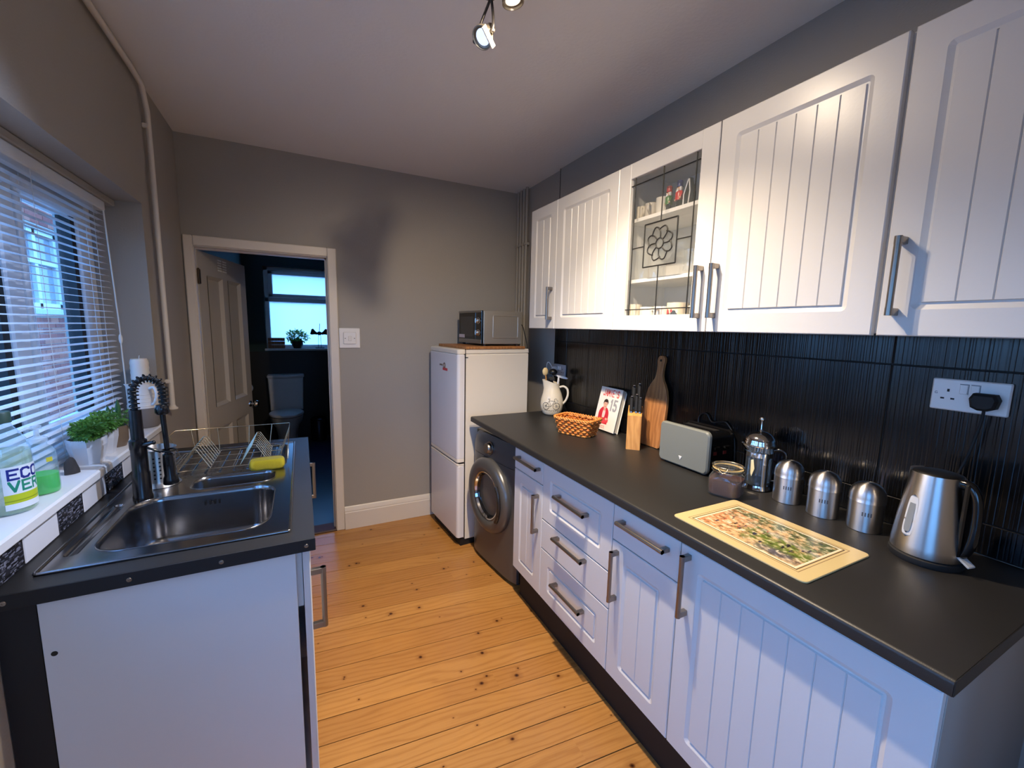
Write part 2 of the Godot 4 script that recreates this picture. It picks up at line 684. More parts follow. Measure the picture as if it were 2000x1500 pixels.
	g.box(Vector3(XL - 0.3, -0.1, zb2), Vector3(-0.572, YC, ZB))
	g.box(Vector3(0.188, -0.1, zb2), Vector3(XR + 0.2, YC, ZB))
	g.box(Vector3(-0.572, 1.998, zb2), Vector3(0.188, YC, ZB))
	struct("wall_back", g, M.wall, "taupe grey end wall with the bathroom doorway", "wall")
	# right wall: a small step where the tiling begins
	g = G.new()
	g.box(Vector3(XR, -0.1, -2.6), Vector3(XR + 0.2, YC, ZF))
	g.box(Vector3(1.0, -0.1, 0.02), Vector3(XR, YC, 0.4))   # added pier, unseen; shades the end panel and near cupboards
	g.box(Vector3(XR + 0.014, -0.1, ZB), Vector3(XR + 0.2, YC, -2.6))
	var wr := struct("wall_right", g, M.wall, "grey wall behind the wall cupboards and black tiles", "wall")
	g = G.new()
	g.box(Vector3(XR - 0.002, 1.56, -2.603), Vector3(XR + 0.01, YC, -2.598))
	obj("seam", g, M.rubber, wr)
	var im := Image.create_empty(512, 64, false, Image.FORMAT_RGB8)
	r.seed = 8
	var x := 0
	while x < 512:
		var w := r.randi_range(3, 8)
		var c := Color.WHITE * r.randf_range(0.3, 1.0)
		c.a = 1
		im.fill_rect(Rect2i(x, 0, w, 64), c)
		im.fill_rect(Rect2i(x + w, 0, 1, 64), Color.BLACK)
		x += w + 1
	var tm := mat(rgb(12, 12, 13), 0.16)
	im.generate_mipmaps()
	tm.heightmap_enabled = true
	tm.heightmap_texture = ImageTexture.create_from_image(im)
	tm.heightmap_scale = 0.08
	tm.uv1_triplanar = true
	tm.uv1_world_triplanar = true
	tm.uv1_scale = Vector3.ONE * 1.4
	M.tile = tm
	var cols := [-2.592, -2.435, -1.835, -1.235, -0.635, -0.035]
	var rows := [WT + 0.001, 1.034, 1.446, 1.60]
	for i in cols.size() - 1:
		for j in 3:
			g = G.new()
			g.box(Vector3(XR - 0.008, rows[j] + 0.0015, cols[i] + 0.0015), Vector3(XR + 0.002, rows[j + 1] - 0.0015, cols[i + 1] - 0.0015), 0.0015)
			obj("tile", g, tm, wr)
	g = G.new()
	g.box(Vector3(XR - 0.0045, WT + 0.001, -2.592), Vector3(XR + 0.001, 1.6, -0.035))
	obj("grout", g, M.matt_black, wr)
	g = G.new()
	g.box(Vector3(XL - 0.3, -0.1, ZF), Vector3(-0.56, YC, ZF + 0.12))
	g.box(Vector3(0.46, -0.1, ZF), Vector3(XR + 0.2, YC, ZF + 0.12))
	g.box(Vector3(-0.56, -0.1, ZF), Vector3(0.46, 0.8, ZF + 0.12))
	g.box(Vector3(-0.56, 2.1, ZF), Vector3(0.46, YC, ZF + 0.12))
	struct("wall_front", g, M.wall, "grey kitchen wall behind the camera", "wall")
	# skirting on the back wall
	g = G.new()
	var pf := PackedVector2Array([Vector2(0, 0), Vector2(0.02, 0), Vector2(0.02, 0.128), Vector2(0.017, 0.134), Vector2(0.017, 0.142), Vector2(0.013, 0.155), Vector2(0.008, 0.168), Vector2(0.004, 0.174), Vector2(0, 0.174)])
	g.xf = Transform3D(Basis(Vector3(0, 0, 1), Vector3(0, 1, 0), Vector3(-1, 0, 0)), Vector3(XR, 0.0, ZB))
	g.prism(pf, 0.0, XR - 0.241)
	struct("baseboard_back", g, M.paint, "white moulded skirting board along the end wall", "skirting")
	kitchen_window()
	added_glazing()
	bathroom_door()
	pipes_and_switches()

func kitchen_window() -> void:
	var w := structure_node("window_1", "white framed casement window behind the venetian blind", "window")
	var z0 := -2.528
	var z1 := -0.182
	var g := G.new()
	g.box(Vector3(-0.87, 1.05, z0), Vector3(-0.80, 1.10, z1), 0.004)
	g.box(Vector3(-0.87, 1.985, z0), Vector3(-0.80, 2.055, z1), 0.004)
	g.box(Vector3(-0.87, 1.10, z0), Vector3(-0.80, 1.985, -2.42), 0.004)
	g.box(Vector3(-0.87, 1.10, -0.27), Vector3(-0.80, 1.985, z1), 0.004)
	for z in [-1.93, -1.35, -0.81]:
		g.box(Vector3(-0.87, 1.10, z - 0.03), Vector3(-0.80, 1.985, z + 0.03), 0.004)
	obj("frame", g, M.upvc, w)
	for p in [[-2.42, -1.96], [-1.90, -1.38], [-1.32, -0.84], [-0.78, -0.27]]:
		g = G.new()
		var a: float = p[0]
		var b: float = p[1]
		var l: float = 0.05
		g.box(Vector3(-0.855, 1.10, a), Vector3(-0.79, 1.10 + l, b), 0.006)
		g.box(Vector3(-0.855, 1.985 - l, a), Vector3(-0.79, 1.985, b), 0.006)
		g.box(Vector3(-0.855, 1.10 + l, a), Vector3(-0.79, 1.985 - l, a + l), 0.006)
		g.box(Vector3(-0.855, 1.10 + l, b - 0.025), Vector3(-0.79, 1.985 - l, b), 0.006)
		var s := obj("sash", g, M.upvc, w)
		g = G.new()
		g.box(Vector3(-0.842, 1.15, a + l), Vector3(-0.80, 1.935, a + l + 0.034))
		g.box(Vector3(-0.842, 1.15, b - 0.040), Vector3(-0.80, 1.935, b - 0.025))
		obj("gasket", g, M.rubber, s)
		g = G.new()
		g.box(Vector3(-0.832, 1.14, a + l * 0.8), Vector3(-0.828, 1.945, b - 0.02))
		obj("pane", g, M.glass, s)
	# venetian blind
	var t := thing("venetian_blind", "white slatted venetian blind lowered over the kitchen window", "blind", Vector3(-0.735, 1.05, -1.64))
	var zl := -0.79
	var zr := 0.40
	g = G.new()
	g.box(Vector3(-0.022, 0.935, zl), Vector3(0.018, 0.974, zr), 0.004)
	obj("headrail", g, M.slat, t)
	g = G.new()
	var sec := []
	for k in 5:
		var q := (k - 2) / 2.0
		sec.append(Vector2(0.0125 * q, 0.0022 * (1.0 - q * q)))
	var rows_ := []
	for e in [zl, zr]:
		var row := []
		for q in sec:
			row.append(Vector3(q.x, q.y - q.x * 0.10, e))
		rows_.append(row)
	g.sheet(rows_, false, Vector3.UP)
	for row in rows_:
		for k in row.size():
			row[k] -= Vector3(0, 0.0006, 0)
	g.sheet(rows_, false, Vector3.DOWN)
	var sm := g.mesh()
	for k in 36:
		var o := inst("slat", sm, M.slat, t)
		o.position.y = 0.038 + k * 0.0252
		o.rotation.x = 0.0
		o.rotation.z = deg_to_rad([0.0, 1.2, -0.8, 0.5, -1.4][k % 5])
	g = G.new()
	g.box(Vector3(-0.013, 0.006, zl), Vector3(0.013, 0.02, zr), 0.004)
	obj("bottom_rail", g, M.slat, t)
	for z in [-0.68, -0.24, 0.33]:
		g = G.new()
		for dx in [-0.0135, 0.0135]:
			g.tube([Vector3(dx, 0.02, z), Vector3(dx, 0.94, z)], 0.0007, 5)
		obj("ladder_cord", g, M.cord, t)
	g = G.new()
	g.tube(bez([Vector3(0.026, 0.93, -0.74), Vector3(0.03, 0.7, -0.75), Vector3(0.032, 0.42, -0.77), Vector3(0.03, 0.40, -0.772), Vector3(0.03, 0.12, -0.78)]), 0.0028, 8)
	g.ball(Vector3(0.031, 0.40, -0.77), Vector3(0.007, 0.022, 0.007))
	obj("tilt_wand", g, M.cord, t)

func added_glazing() -> void:
	var d := structure_node("door_2", "white glazed door added behind the camera to let daylight in", "door")  # unseen door, added so blue daylight reaches the sink cabinet panel
	var g := G.new()
	for q in [[0.1, 0.18], [1.42, 1.5]]:
		g.box(Vector3(-0.86, 0.0, q[0]), Vector3(-0.80, 2.05, q[1]), 0.004)
	g.box(Vector3(-0.86, 0.0, 0.18), Vector3(-0.80, 0.12, 1.42), 0.004)
	g.box(Vector3(-0.86, 1.97, 0.18), Vector3(-0.80, 2.05, 1.42), 0.004)
	obj("frame", g, M.upvc, d)
	g = G.new()
	g.box(Vector3(-0.832, 0.11, 0.17), Vector3(-0.828, 1.98, 1.43))
	obj("pane", g, M.glass, d)
	var w := structure_node("window_3", "plain window added behind the camera to light the sink panel", "window")  # unseen window, added to brighten the sink cabinet end panel
	g = G.new()
	for x in [-0.56, -0.08, 0.40]:
		g.box(Vector3(x, 0.8, ZF + 0.03), Vector3(x + 0.06, 2.1, ZF + 0.09), 0.004)
	for y in [0.8, 2.04]:
		g.box(Vector3(-0.5, y, ZF + 0.03), Vector3(0.40, y + 0.06, ZF + 0.09), 0.004)
	obj("frame", g, M.upvc, w)
	for x in [-0.51, -0.03]:
		g = G.new()
		g.box(Vector3(x, 0.85, ZF + 0.056), Vector3(x + 0.44, 2.05, ZF + 0.06))
		obj("pane", g, M.glass, w)

func bathroom_door() -> void:
	var d := structure_node("door_1", "cream panelled bathroom door standing open in its frame", "door")
	var g := G.new()
	# architrave and lining
	var z := ZB + 0.016
	g.box(Vector3(-0.614, 0, ZB - 0.0), Vector3(-0.566, 2.05, z), 0.005)
	g.box(Vector3(0.182, 0, ZB), Vector3(0.24, 2.05, z), 0.005)
	g.box(Vector3(-0.566, 1.99, ZB), Vector3(0.182, 2.05, z), 0.005)
	g.box(Vector3(-0.5715, 0, ZB - 0.12), Vector3(-0.562, 1.99, ZB))
	g.box(Vector3(0.178, 0, ZB - 0.12), Vector3(0.1875, 1.99, ZB))
	g.box(Vector3(-0.5715, 1.985, ZB - 0.12), Vector3(0.1875, 1.9975, ZB))
	g.box(Vector3(0.168, 0, ZB - 0.07), Vector3(0.178, 1.985, ZB - 0.04))
	g.box(Vector3(-0.562, 1.975, ZB - 0.07), Vector3(0.178, 1.985, ZB - 0.04))
	obj("frame", g, M.paint, d)
	# the leaf, hinged at the left jamb; local x runs from hinge to handle, front is +z
	var leaf := Node3D.new()
	leaf.name = "leaf"
	d.add_child(leaf, true)
	leaf.position = Vector3(-0.558, 0.008, ZB - 0.045)
	leaf.rotation.y = deg_to_rad(76.0)
	var W := 0.745
	var H := 1.965
	g = G.new()
	var t := 0.035
	# stiles, rails and sunk panels with mouldings
	var ys := [[0.20, 0.80], [0.95, 1.82]]
	var xs := [[0.11, 0.33], [0.415, 0.635]]
	var xe := [0.0, 0.11, 0.33, 0.415, 0.635, W]
	var ye := [0.0, 0.20, 0.80, 0.95, 1.82, H]
	for i in 5:
		for j in 5:
			var hole: bool = (i == 1 or i == 3) and (j == 1 or j == 3)
			if not hole:
				g.box(Vector3(xe[i], ye[j], -t), Vector3(xe[i + 1], ye[j + 1], 0))
			else:
				g.box(Vector3(xe[i], ye[j], -t + 0.012), Vector3(xe[i + 1], ye[j + 1], -0.014))
				var a := [Vector2(xe[i], ye[j]), Vector2(xe[i + 1], ye[j]), Vector2(xe[i + 1], ye[j + 1]), Vector2(xe[i], ye[j + 1])]
				var c: Vector2 = (a[0] + a[2]) * 0.5
				for k in 4:
					var p: Vector2 = a[k]
					var q: Vector2 = a[(k + 1) % 4]
					var pi := p + (c - p).sign() * 0.022
					var qi := q + (c - q).sign() * 0.022
					g.quad(Vector3(p.x, p.y, 0.004), Vector3(q.x, q.y, 0.004), Vector3(qi.x, qi.y, -0.014), Vector3(pi.x, pi.y, -0.014), Vector3(0, 0, 1) + Vector3(c.x - p.x, c.y - p.y, 0).normalized() * 0.2)
	obj("door_panel", g, mat(rgb(186, 180, 170), 0.25), leaf)
	g = G.new()
	for hy in [0.25, 1.76]:
		g.box(Vector3(-0.012, hy, -0.004), Vector3(0.028, hy + 0.09, 0.003), 0.001)
		g.tube([Vector3(-0.004, hy - 0.004, 0.004), Vector3(-0.004, hy + 0.094, 0.004)], 0.006, 10)
	obj("hinge", g, mat(rgb(70, 58, 46), 0.5, 0.6), leaf)
	g = G.new()
	g.xf = Transform3D(Basis(Vector3(1, 0, 0), Vector3(0, 0, 1), Vector3(0, -1, 0)), Vector3(0.69, 0.87, 0.0))
	g.lathe([Vector2(0, 0.0), Vector2(0.026, 0.0), Vector2(0.024, 0.006), Vector2(0.009, 0.010), Vector2(0.009, 0.03), Vector2(0.022, 0.036), Vector2(0.027, 0.048), Vector2(0.02, 0.06), Vector2(0, 0.063)], 20)
	obj("knob", g, M.chrome, leaf)
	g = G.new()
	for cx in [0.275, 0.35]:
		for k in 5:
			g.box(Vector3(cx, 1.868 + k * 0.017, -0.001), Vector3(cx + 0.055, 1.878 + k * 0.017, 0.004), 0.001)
	obj("reflected_bars", g, M.plastic, leaf)  # white bars painting in a reflection on the glossy door
	# threshold
	g = G.new()
	g.box(Vector3(-0.571, -0.02, ZB - 0.125), Vector3(0.187, 0.012, ZB + 0.012), 0.004)
	struct("trim_2", g, mat(rgb(66, 42, 30), 0.5), "dark wooden threshold strip in the bathroom doorway", "threshold")

func pipes_and_switches() -> void:
	var g := G.new()
	var t := thing("heating_pipe", "painted pipe running along the ceiling and down beside the window", "pipe", Vector3(-0.598, 1.1, -2.65))
	g.tube(bez([Vector3(0, 0.0, 0.0), Vector3(0, 0.6, 0.0), Vector3(0, 1.38, 0.0), Vector3(0, 1.47, 0.02), Vector3(0, 1.492, 0.09), Vector3(0, 1.492, 1.0), Vector3(0, 1.492, 3.6)], 40), 0.0115, 12)
	obj("pipe", g, M.paint, t)
	for y in [0.12, 1.32]:
		g = G.new()
		g.box(Vector3(-0.022, y, -0.014), Vector3(0.004, y + 0.02, 0.014), 0.003)
		obj("clip", g, M.paint, t)
	g = G.new()
	g.xf = Transform3D(Basis(), Vector3(0, -0.012, 0))
	g.lathe([Vector2(0, 0), Vector2(0.022, 0.0), Vector2(0.022, 0.006), Vector2(0.014, 0.012), Vector2(0.012, 0.02)], 16)
	obj("elbow", g, M.paint, t)
	for k in 4:
		t = thing("riser_pipe", ["painted riser pipe in the corner, outermost towards the end wall", "painted riser pipe in the corner, second from the end wall", "painted riser pipe in the corner, third from the end wall", "painted riser pipe in the corner, nearest the wall cupboards"][k], "pipe", Vector3(XR - 0.012 - 0.002 * k, 0.0, -3.205 + 0.052 * k), 0.0, "riser pipes in the corner above the fridge")
		g = G.new()
		g.tube([Vector3(0, 0.02, 0), Vector3(0, YC - 0.002, 0)], 0.011, 10)
		obj("pipe", g, M.wall, t)
		g = G.new()
		g.box(Vector3(-0.014, 2.19, -0.016), Vector3(0.024, 2.21, 0.016), 0.003)
		obj("clip", g, M.wall, t)
	# light switch
	t = thing("light_switch", "square white single light switch beside the bathroom doorway", "switch", Vector3(0.313, 1.436, ZB))
	g = G.new()
	g.cbox(Vector3(0, 0, 0.005), Vector3(0.14, 0.142, 0.01), 0.003)
	obj("back_plate", g, M.plastic, t)
	g = G.new()
	g.prism(rrect(0.086, 0.086, 0.006), 0.009, 0.019, 0.003)
	obj("switch_plate", g, M.plastic, t)
	g = G.new()
	g.xf = Transform3D(Basis(Vector3.RIGHT, 0.12), Vector3(0, -0.002, 0.02))
	g.cbox(Vector3.ZERO, Vector3(0.022, 0.034, 0.008), 0.002)
	obj("rocker", g, M.plastic, t)
	for s in [-1, 1]:
		g = G.new()
		g.xf = Transform3D(Basis(Vector3.RIGHT, PI / 2), Vector3(s * 0.031, -0.002, 0.0185))
		g.lathe([Vector2(0, 0.002), Vector2(0.0035, 0.002), Vector2(0.004, 0)], 10)
		obj("screw", g, M.nickel, t)
	# double socket by the kettle
	var kt := double_socket(Vector3(XR - 0.008, 1.373, -0.455), 0.154, "white double wall socket on the black tiles above the kettle", false)
	g = G.new()
	kt = thing("kettle_plug", "black plug with a cable in the right half of the kettle socket", "plug", Vector3(XR - 0.02, 1.365, -0.418), -PI / 2)
	var pp := PackedVector2Array([Vector2(-0.024, 0.006), Vector2(-0.018, 0.019), Vector2(0.018, 0.019), Vector2(0.024, 0.006), Vector2(0.02, -0.014), Vector2(0.008, -0.02), Vector2(-0.008, -0.02), Vector2(-0.02, -0.014)])
	for q in pp.size():
		pp[q] *= 1.15
	g.prism(pp, 0.0, 0.036, 0.006)
	obj("plug_body", g, M.matt_black, kt)
	g = G.new()
	g.tube(bez([Vector3(0, -0.018, 0.016), Vector3(0.0, -0.05, 0.018), Vector3(-0.012, -0.14, 0.02), Vector3(-0.03, -0.23, 0.022), Vector3(-0.035, -0.33, 0.028), Vector3(-0.03, -0.40, 0.05), Vector3(-0.02, -0.4145, 0.09)], 30), 0.0035, 8)
	obj("cable", g, M.matt_black, kt)
	# far socket behind the jug, with a white plug
	double_socket(Vector3(XR - 0.008, 1.24, -2.50), 0.147, "grey white double socket at the end of the tiles behind the jug", true)
	kt = thing("white_plug", "white round plug and lead in the far socket behind the jug", "plug", Vector3(XR - 0.02, 1.245, -2.535), -PI / 2)
	g = G.new()
	g.prism(rrect(0.046, 0.044, 0.016), 0.0, 0.034, 0.008)
	obj("plug_body", g, M.plastic, kt)
	g = G.new()
	g.tube(bez([Vector3(-0.005, 0.01, 0.03), Vector3(-0.025, 0.05, 0.05), Vector3(-0.06, 0.03, 0.045), Vector3(-0.075, -0.06, 0.035), Vector3(-0.078, -0.2, 0.03), Vector3(-0.085, -0.296, 0.035)], 30), 0.0032, 8)
	obj("cable", g, M.plastic, kt)

func double_socket(at: Vector3, w: float, label: String, plain: bool) -> Node3D:
	var t := thing("wall_socket", label, "socket", at, -PI / 2)
	var g := G.new()
	g.prism(rrect(w, 0.088, 0.004), 0.0, 0.011, 0.003)
	obj("face_plate", g, M.plastic if not plain else mat(rgb(150, 150, 156), 0.4), t)
	for s in ([-1] if not plain else [1]):
		g = G.new()
		g.cbox(Vector3(s * w * 0.27, 0.012, 0.0105), Vector3(0.005, 0.008, 0.002))
		g.cbox(Vector3(s * w * 0.27 - 0.0105, -0.011, 0.0105), Vector3(0.008, 0.0045, 0.002))
		g.cbox(Vector3(s * w * 0.27 + 0.0105, -0.011, 0.0105), Vector3(0.008, 0.0045, 0.002))
		obj("socket_hole", g, M.matt_black, t)
	for s in [-1, 1]:
		g = G.new()
		g.prism(at_box(0.016, 0.026, s * 0.011, 0.018, 0.002), 0.0105, 0.0135, 0.001)
		var rk := obj("rocker", g, M.plastic, t)
		g = G.new()
		g.box(Vector3(s * 0.011 - 0.009, 0.031, 0.0108), Vector3(s * 0.011 + 0.008, 0.033, 0.0116))
		g.box(Vector3(s * 0.011 + 0.0085, 0.004, 0.0108), Vector3(s * 0.011 + 0.0097, 0.033, 0.0116))
		obj("rocker_gap", g, mat(rgb(110, 110, 116), 0.5), rk)
	if not plain:
		g = G.new()
		var tmsh := TextMesh.new()
		tmsh.text = "G"
		tmsh.font_size = 16
		tmsh.pixel_size = 0.0006
		tmsh.depth = 0.0006
		var o := inst("lettering", tmsh, mat(rgb(96, 96, 104), 0.6), t)
		o.position = Vector3(-w * 0.43, 0.004, 0.0112)
	return t

func bathroom() -> void:
	var zf := -6.25
	var zn := ZB - 0.12
	var xr := 1.0
	var yc := 2.40
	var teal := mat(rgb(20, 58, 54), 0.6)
	var g := G.new()
	g.box(Vector3(XL - 0.3, -0.1, zf), Vector3(xr + 0.2, 0.0, zn))
	struct("floor", g, mat(rgb(38, 58, 76), 0.3), "dark blue grey bathroom floor beyond the doorway", "floor")
	g = G.new()
	g.box(Vector3(XL - 0.3, yc, zf - 0.3), Vector3(xr + 0.2, yc + 0.15, zn))
	struct("ceiling", g, M.ceiling, "white bathroom ceiling seen under the door head", "ceiling")
	g = G.new()
	g.box(Vector3(XL - 0.3, -0.1, zf), Vector3(XL, yc, zn))
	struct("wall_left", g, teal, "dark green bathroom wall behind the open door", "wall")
	g = G.new()
	g.box(Vector3(xr, -0.1, zf), Vector3(xr + 0.2, yc, zn))
	struct("wall_right", g, teal, "dark green bathroom wall hidden right of the doorway", "wall")
	# far wall with the window opening
	var x0 := -0.40
	var x1 := 0.62
	var y0 := 1.205
	var y1 := 2.245
	g = G.new()
	g.box(Vector3(XL - 0.3, -0.1, zf - 0.3), Vector3(x0, yc, zf))
	g.box(Vector3(x1, -0.1, zf - 0.3), Vector3(xr + 0.2, yc, zf))
	g.box(Vector3(x0, -0.1, zf - 0.3), Vector3(x1, y0, zf))
	g.box(Vector3(x0, y1, zf - 0.3), Vector3(x1, yc, zf))
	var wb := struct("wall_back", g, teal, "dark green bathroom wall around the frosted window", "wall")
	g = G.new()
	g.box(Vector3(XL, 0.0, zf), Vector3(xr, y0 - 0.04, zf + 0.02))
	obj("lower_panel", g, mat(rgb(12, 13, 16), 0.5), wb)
	var w := structure_node("window_2", "frosted bathroom window with an opening top light", "window")
	g = G.new()
	var zi := zf - 0.06
	var zo := zf - 0.12
	g.box(Vector3(x0, y0, zo), Vector3(x0 + 0.055, y1, zi), 0.006)
	g.box(Vector3(x1 - 0.055, y0, zo), Vector3(x1, y1, zi), 0.006)
	g.box(Vector3(x0, y0, zo), Vector3(x1, y0 + 0.045, zi), 0.006)
	g.box(Vector3(x0, y1 - 0.055, zo), Vector3(x1, y1, zi), 0.006)
	g.box(Vector3(x0, 1.80, zo), Vector3(x1, 1.86, zi), 0.006)
	obj("frame", g, M.upvc, w)
	g = G.new()
	for q in [[x0 + 0.05, 1.86, x0 + 0.10, y1 - 0.05], [x1 - 0.10, 1.86, x1 - 0.05, y1 - 0.05], [x0 + 0.05, 1.855, x1 - 0.05, 1.905], [x0 + 0.05, y1 - 0.10, x1 - 0.05, y1 - 0.05]]:
		g.box(Vector3(q[0], q[1], zo + 0.01), Vector3(q[2], q[3], zi + 0.012), 0.006)
	obj("top_light", g, M.upvc, w)
	var frost := mat(rgb(128, 152, 146), 0.3)
	frost.backlight_enabled = true
	frost.backlight = Color(1.8, 1.8, 1.8)
	frost = relief(frost, 0.06, 0.06, 6.0, 31)
	for q in [[1.90, y1 - 0.095], [y0 + 0.04, 1.805]]:
		g = G.new()
		g.box(Vector3(x0 + 0.05, q[0], zo + 0.03), Vector3(x1 - 0.05, q[1], zo + 0.036))
		obj("pane", g, frost, w)
	g = G.new()
	g.box(Vector3(0.22, 1.862, zi + 0.01), Vector3(0.34, 1.876, zi + 0.028), 0.004)
	g.box(Vector3(0.26, 1.872, zi + 0.01), Vector3(0.29, 1.89, zi + 0.03), 0.004)
	obj("window_handle", g, M.plastic, w)
	g = G.new()
	g.box(Vector3(x0 - 0.02, y0 - 0.03, zi), Vector3(x1 + 0.02, y0, zf + 0.03), 0.005)
	struct("trim_3", g, M.plastic, "white bathroom window board", "window board")
	# toilet
	var t := thing("toilet", "white close coupled toilet under the bathroom window", "toilet", Vector3(-0.195, 0.0, zf + 0.02))
	g = G.new()
	g.xf = Transform3D(Basis(), Vector3(0, 0.42, 0.105))
	var ck := PackedVector2Array([Vector2(-0.185, 0.0), Vector2(0.185, 0.0), Vector2(0.2, 0.42), Vector2(-0.2, 0.42)])
	g.prism(ck, -0.085, 0.085, 0.012)
	obj("cistern", g, M.plastic, t)
	g = G.new()
	g.xf = Transform3D(Basis(Vector3.RIGHT, -PI / 2), Vector3(0, 0.842, 0.105))
	g.prism(rrect(0.42, 0.20, 0.02), 0.0, 0.032, 0.008)
	obj("cistern_lid", g, M.plastic, t)
	g = G.new()
	var rows := []
	for q in [[0.0, 0.11, 0.20, 0.30], [0.12, 0.11, 0.20, 0.30], [0.24, 0.13, 0.22, 0.33], [0.34, 0.175, 0.25, 0.40], [0.405, 0.185, 0.265, 0.42]]:
		var row := []
		for k in 28:
			var a := TAU * k / 28
			row.append(Vector3(q[1] * cos(a), q[0], q[3] + q[2] * sin(a) * (1.0 if sin(a) > 0 else 0.8)))
		rows.append(row)
	g.sheet(rows, true)
	obj("bowl", g, M.plastic, t)
	g = G.new()
	var sp := PackedVector2Array()
	for k in 28:
		var a := TAU * k / 28
		sp.append(Vector2(0.192 * cos(a), 0.27 * sin(a) * (1.0 if sin(a) > 0 else 0.8)))
	g.xf = Transform3D(Basis(Vector3.RIGHT, PI / 2), Vector3(0, 0.445, 0.42))
	g.prism(sp, 0.0, 0.035, 0.01, true)
	obj("seat_lid", g, M.plastic, t)
	# pedal bin
	t = thing("pedal_bin", "dark pedal bin standing right of the toilet", "bin", Vector3(0.17, 0.0, zf + 0.22))
	g = G.new()
	g.lathe([Vector2(0, 0), Vector2(0.095, 0), Vector2(0.1, 0.02), Vector2(0.1, 0.27), Vector2(0.096, 0.275)], 28)
	obj("body", g, mat(rgb(30, 34, 46), 0.3, 0.5), t)
	g = G.new()
	g.lathe([Vector2(0.1, 0.272), Vector2(0.1, 0.29), Vector2(0.07, 0.31), Vector2(0, 0.318)], 28)
	obj("lid", g, mat(rgb(50, 52, 60), 0.2, 0.7), t)
	g = G.new()
	g.cbox(Vector3(0, 0.016, 0.108), Vector3(0.05, 0.01, 0.04), 0.003)
	obj("pedal", g, M.black, t)
	# toilet roll on its holder
	t = thing("toilet_roll", "white toilet roll on a wall holder at the door's edge", "toilet roll", Vector3(-0.56, 0.80, -5.45))
	g = G.new()
	g.xf = Transform3D(Basis(Vector3.RIGHT, PI / 2), Vector3(0, 0, -0.05))
	g.lathe([Vector2(0.02, 0), Vector2(0.055, 0), Vector2(0.055, 0.1), Vector2(0.02, 0.1), Vector2(0.02, 0)], 24)
	obj("roll", g, mat(rgb(236, 236, 236), 0.9), t)
	g = G.new()
	g.tube([Vector3(-0.06, 0.0, -0.07), Vector3(0.0, 0.0, -0.07), Vector3(0, 0, 0.06)], 0.006, 8)
	obj("holder", g, M.chrome, t)
	# things on the bathroom window board
	var ys := y0 + 0.0
	t = thing("wooden_box", "small slatted wooden box on the bathroom window board", "box", Vector3(-0.285, ys, zf - 0.015))
	g = G.new()
	g.box(Vector3(-0.09, 0, -0.035), Vector3(0.09, 0.012, 0.035))
	obj("base", g, M.wood, t)
	for k in 3:
		g = G.new()
		for s in [-1, 1]:
			g.box(Vector3(-0.095, 0.004 + 0.045 * k, s * 0.035 - 0.004), Vector3(0.095, 0.045 + 0.045 * k, s * 0.035 + 0.004), 0.002)
			g.box(Vector3(s * 0.091 - 0.004, 0.004 + 0.045 * k, -0.031), Vector3(s * 0.091 + 0.004, 0.045 + 0.045 * k, 0.031), 0.002)
		obj("slat", g, M.wood, t)
	t = thing("trailing_plant", "leafy green pot plant on the bathroom window board", "plant", Vector3(-0.045, ys, zf - 0.01))
	g = G.new()
	g.lathe([Vector2(0, 0), Vector2(0.045, 0), Vector2(0.068, 0.05), Vector2(0.07, 0.095), Vector2(0.062, 0.095), Vector2(0.06, 0.085), Vector2(0, 0.085)], 24)
	obj("pot", g, mat(rgb(58, 52, 46), 0.5), t)
	g = leaves(320, Vector3(0.005, 0.155, 0.012), Vector3(0.125, 0.07, 0.05), 0.05, 3)
	var lf := mat(rgb(64, 128, 52), 0.45)
	lf.backlight_enabled = true
	lf.backlight = Color(0.5, 0.6, 0.3)
	obj("foliage", g, lf, t).set_meta("kind", "stuff")
	t = thing("bird_ornament", "dark metal winged ornament on thin legs by the bathroom plant", "ornament", Vector3(0.225, ys, zf - 0.01))
	g = G.new()
	g.cbox(Vector3(0, 0.004, 0), Vector3(0.11, 0.008, 0.05), 0.002)
	obj("base", g, M.matt_black, t)
	g = G.new()
	for s in [-1, 1]:
		g.tube([Vector3(s * 0.018, 0.006, 0), Vector3(s * 0.012, 0.19, 0)], 0.003, 6)
	obj("leg", g, M.matt_black, t)
	g = G.new()
	g.ball(Vector3(0, 0.2, 0), Vector3(0.03, 0.026, 0.03))
	g.tube(bez([Vector3(0, 0.21, 0), Vector3(0.004, 0.27, 0.004), Vector3(0.008, 0.33, 0.0)], 8), 0.004, 6)
	obj("body", g, M.matt_black, t)
	for s in [-1, 1]:
		g = G.new()
		g.prism(PackedVector2Array([Vector2(s * 0.01, 0.20), Vector2(s * 0.045, 0.225), Vector2(s * 0.075, 0.262), Vector2(s * 0.095, 0.255), Vector2(s * 0.115, 0.19), Vector2(s * 0.095, 0.18), Vector2(s * 0.06, 0.185), Vector2(s * 0.03, 0.18)]), -0.008, 0.008, 0.003)
		obj("wing", g, M.matt_black, t)

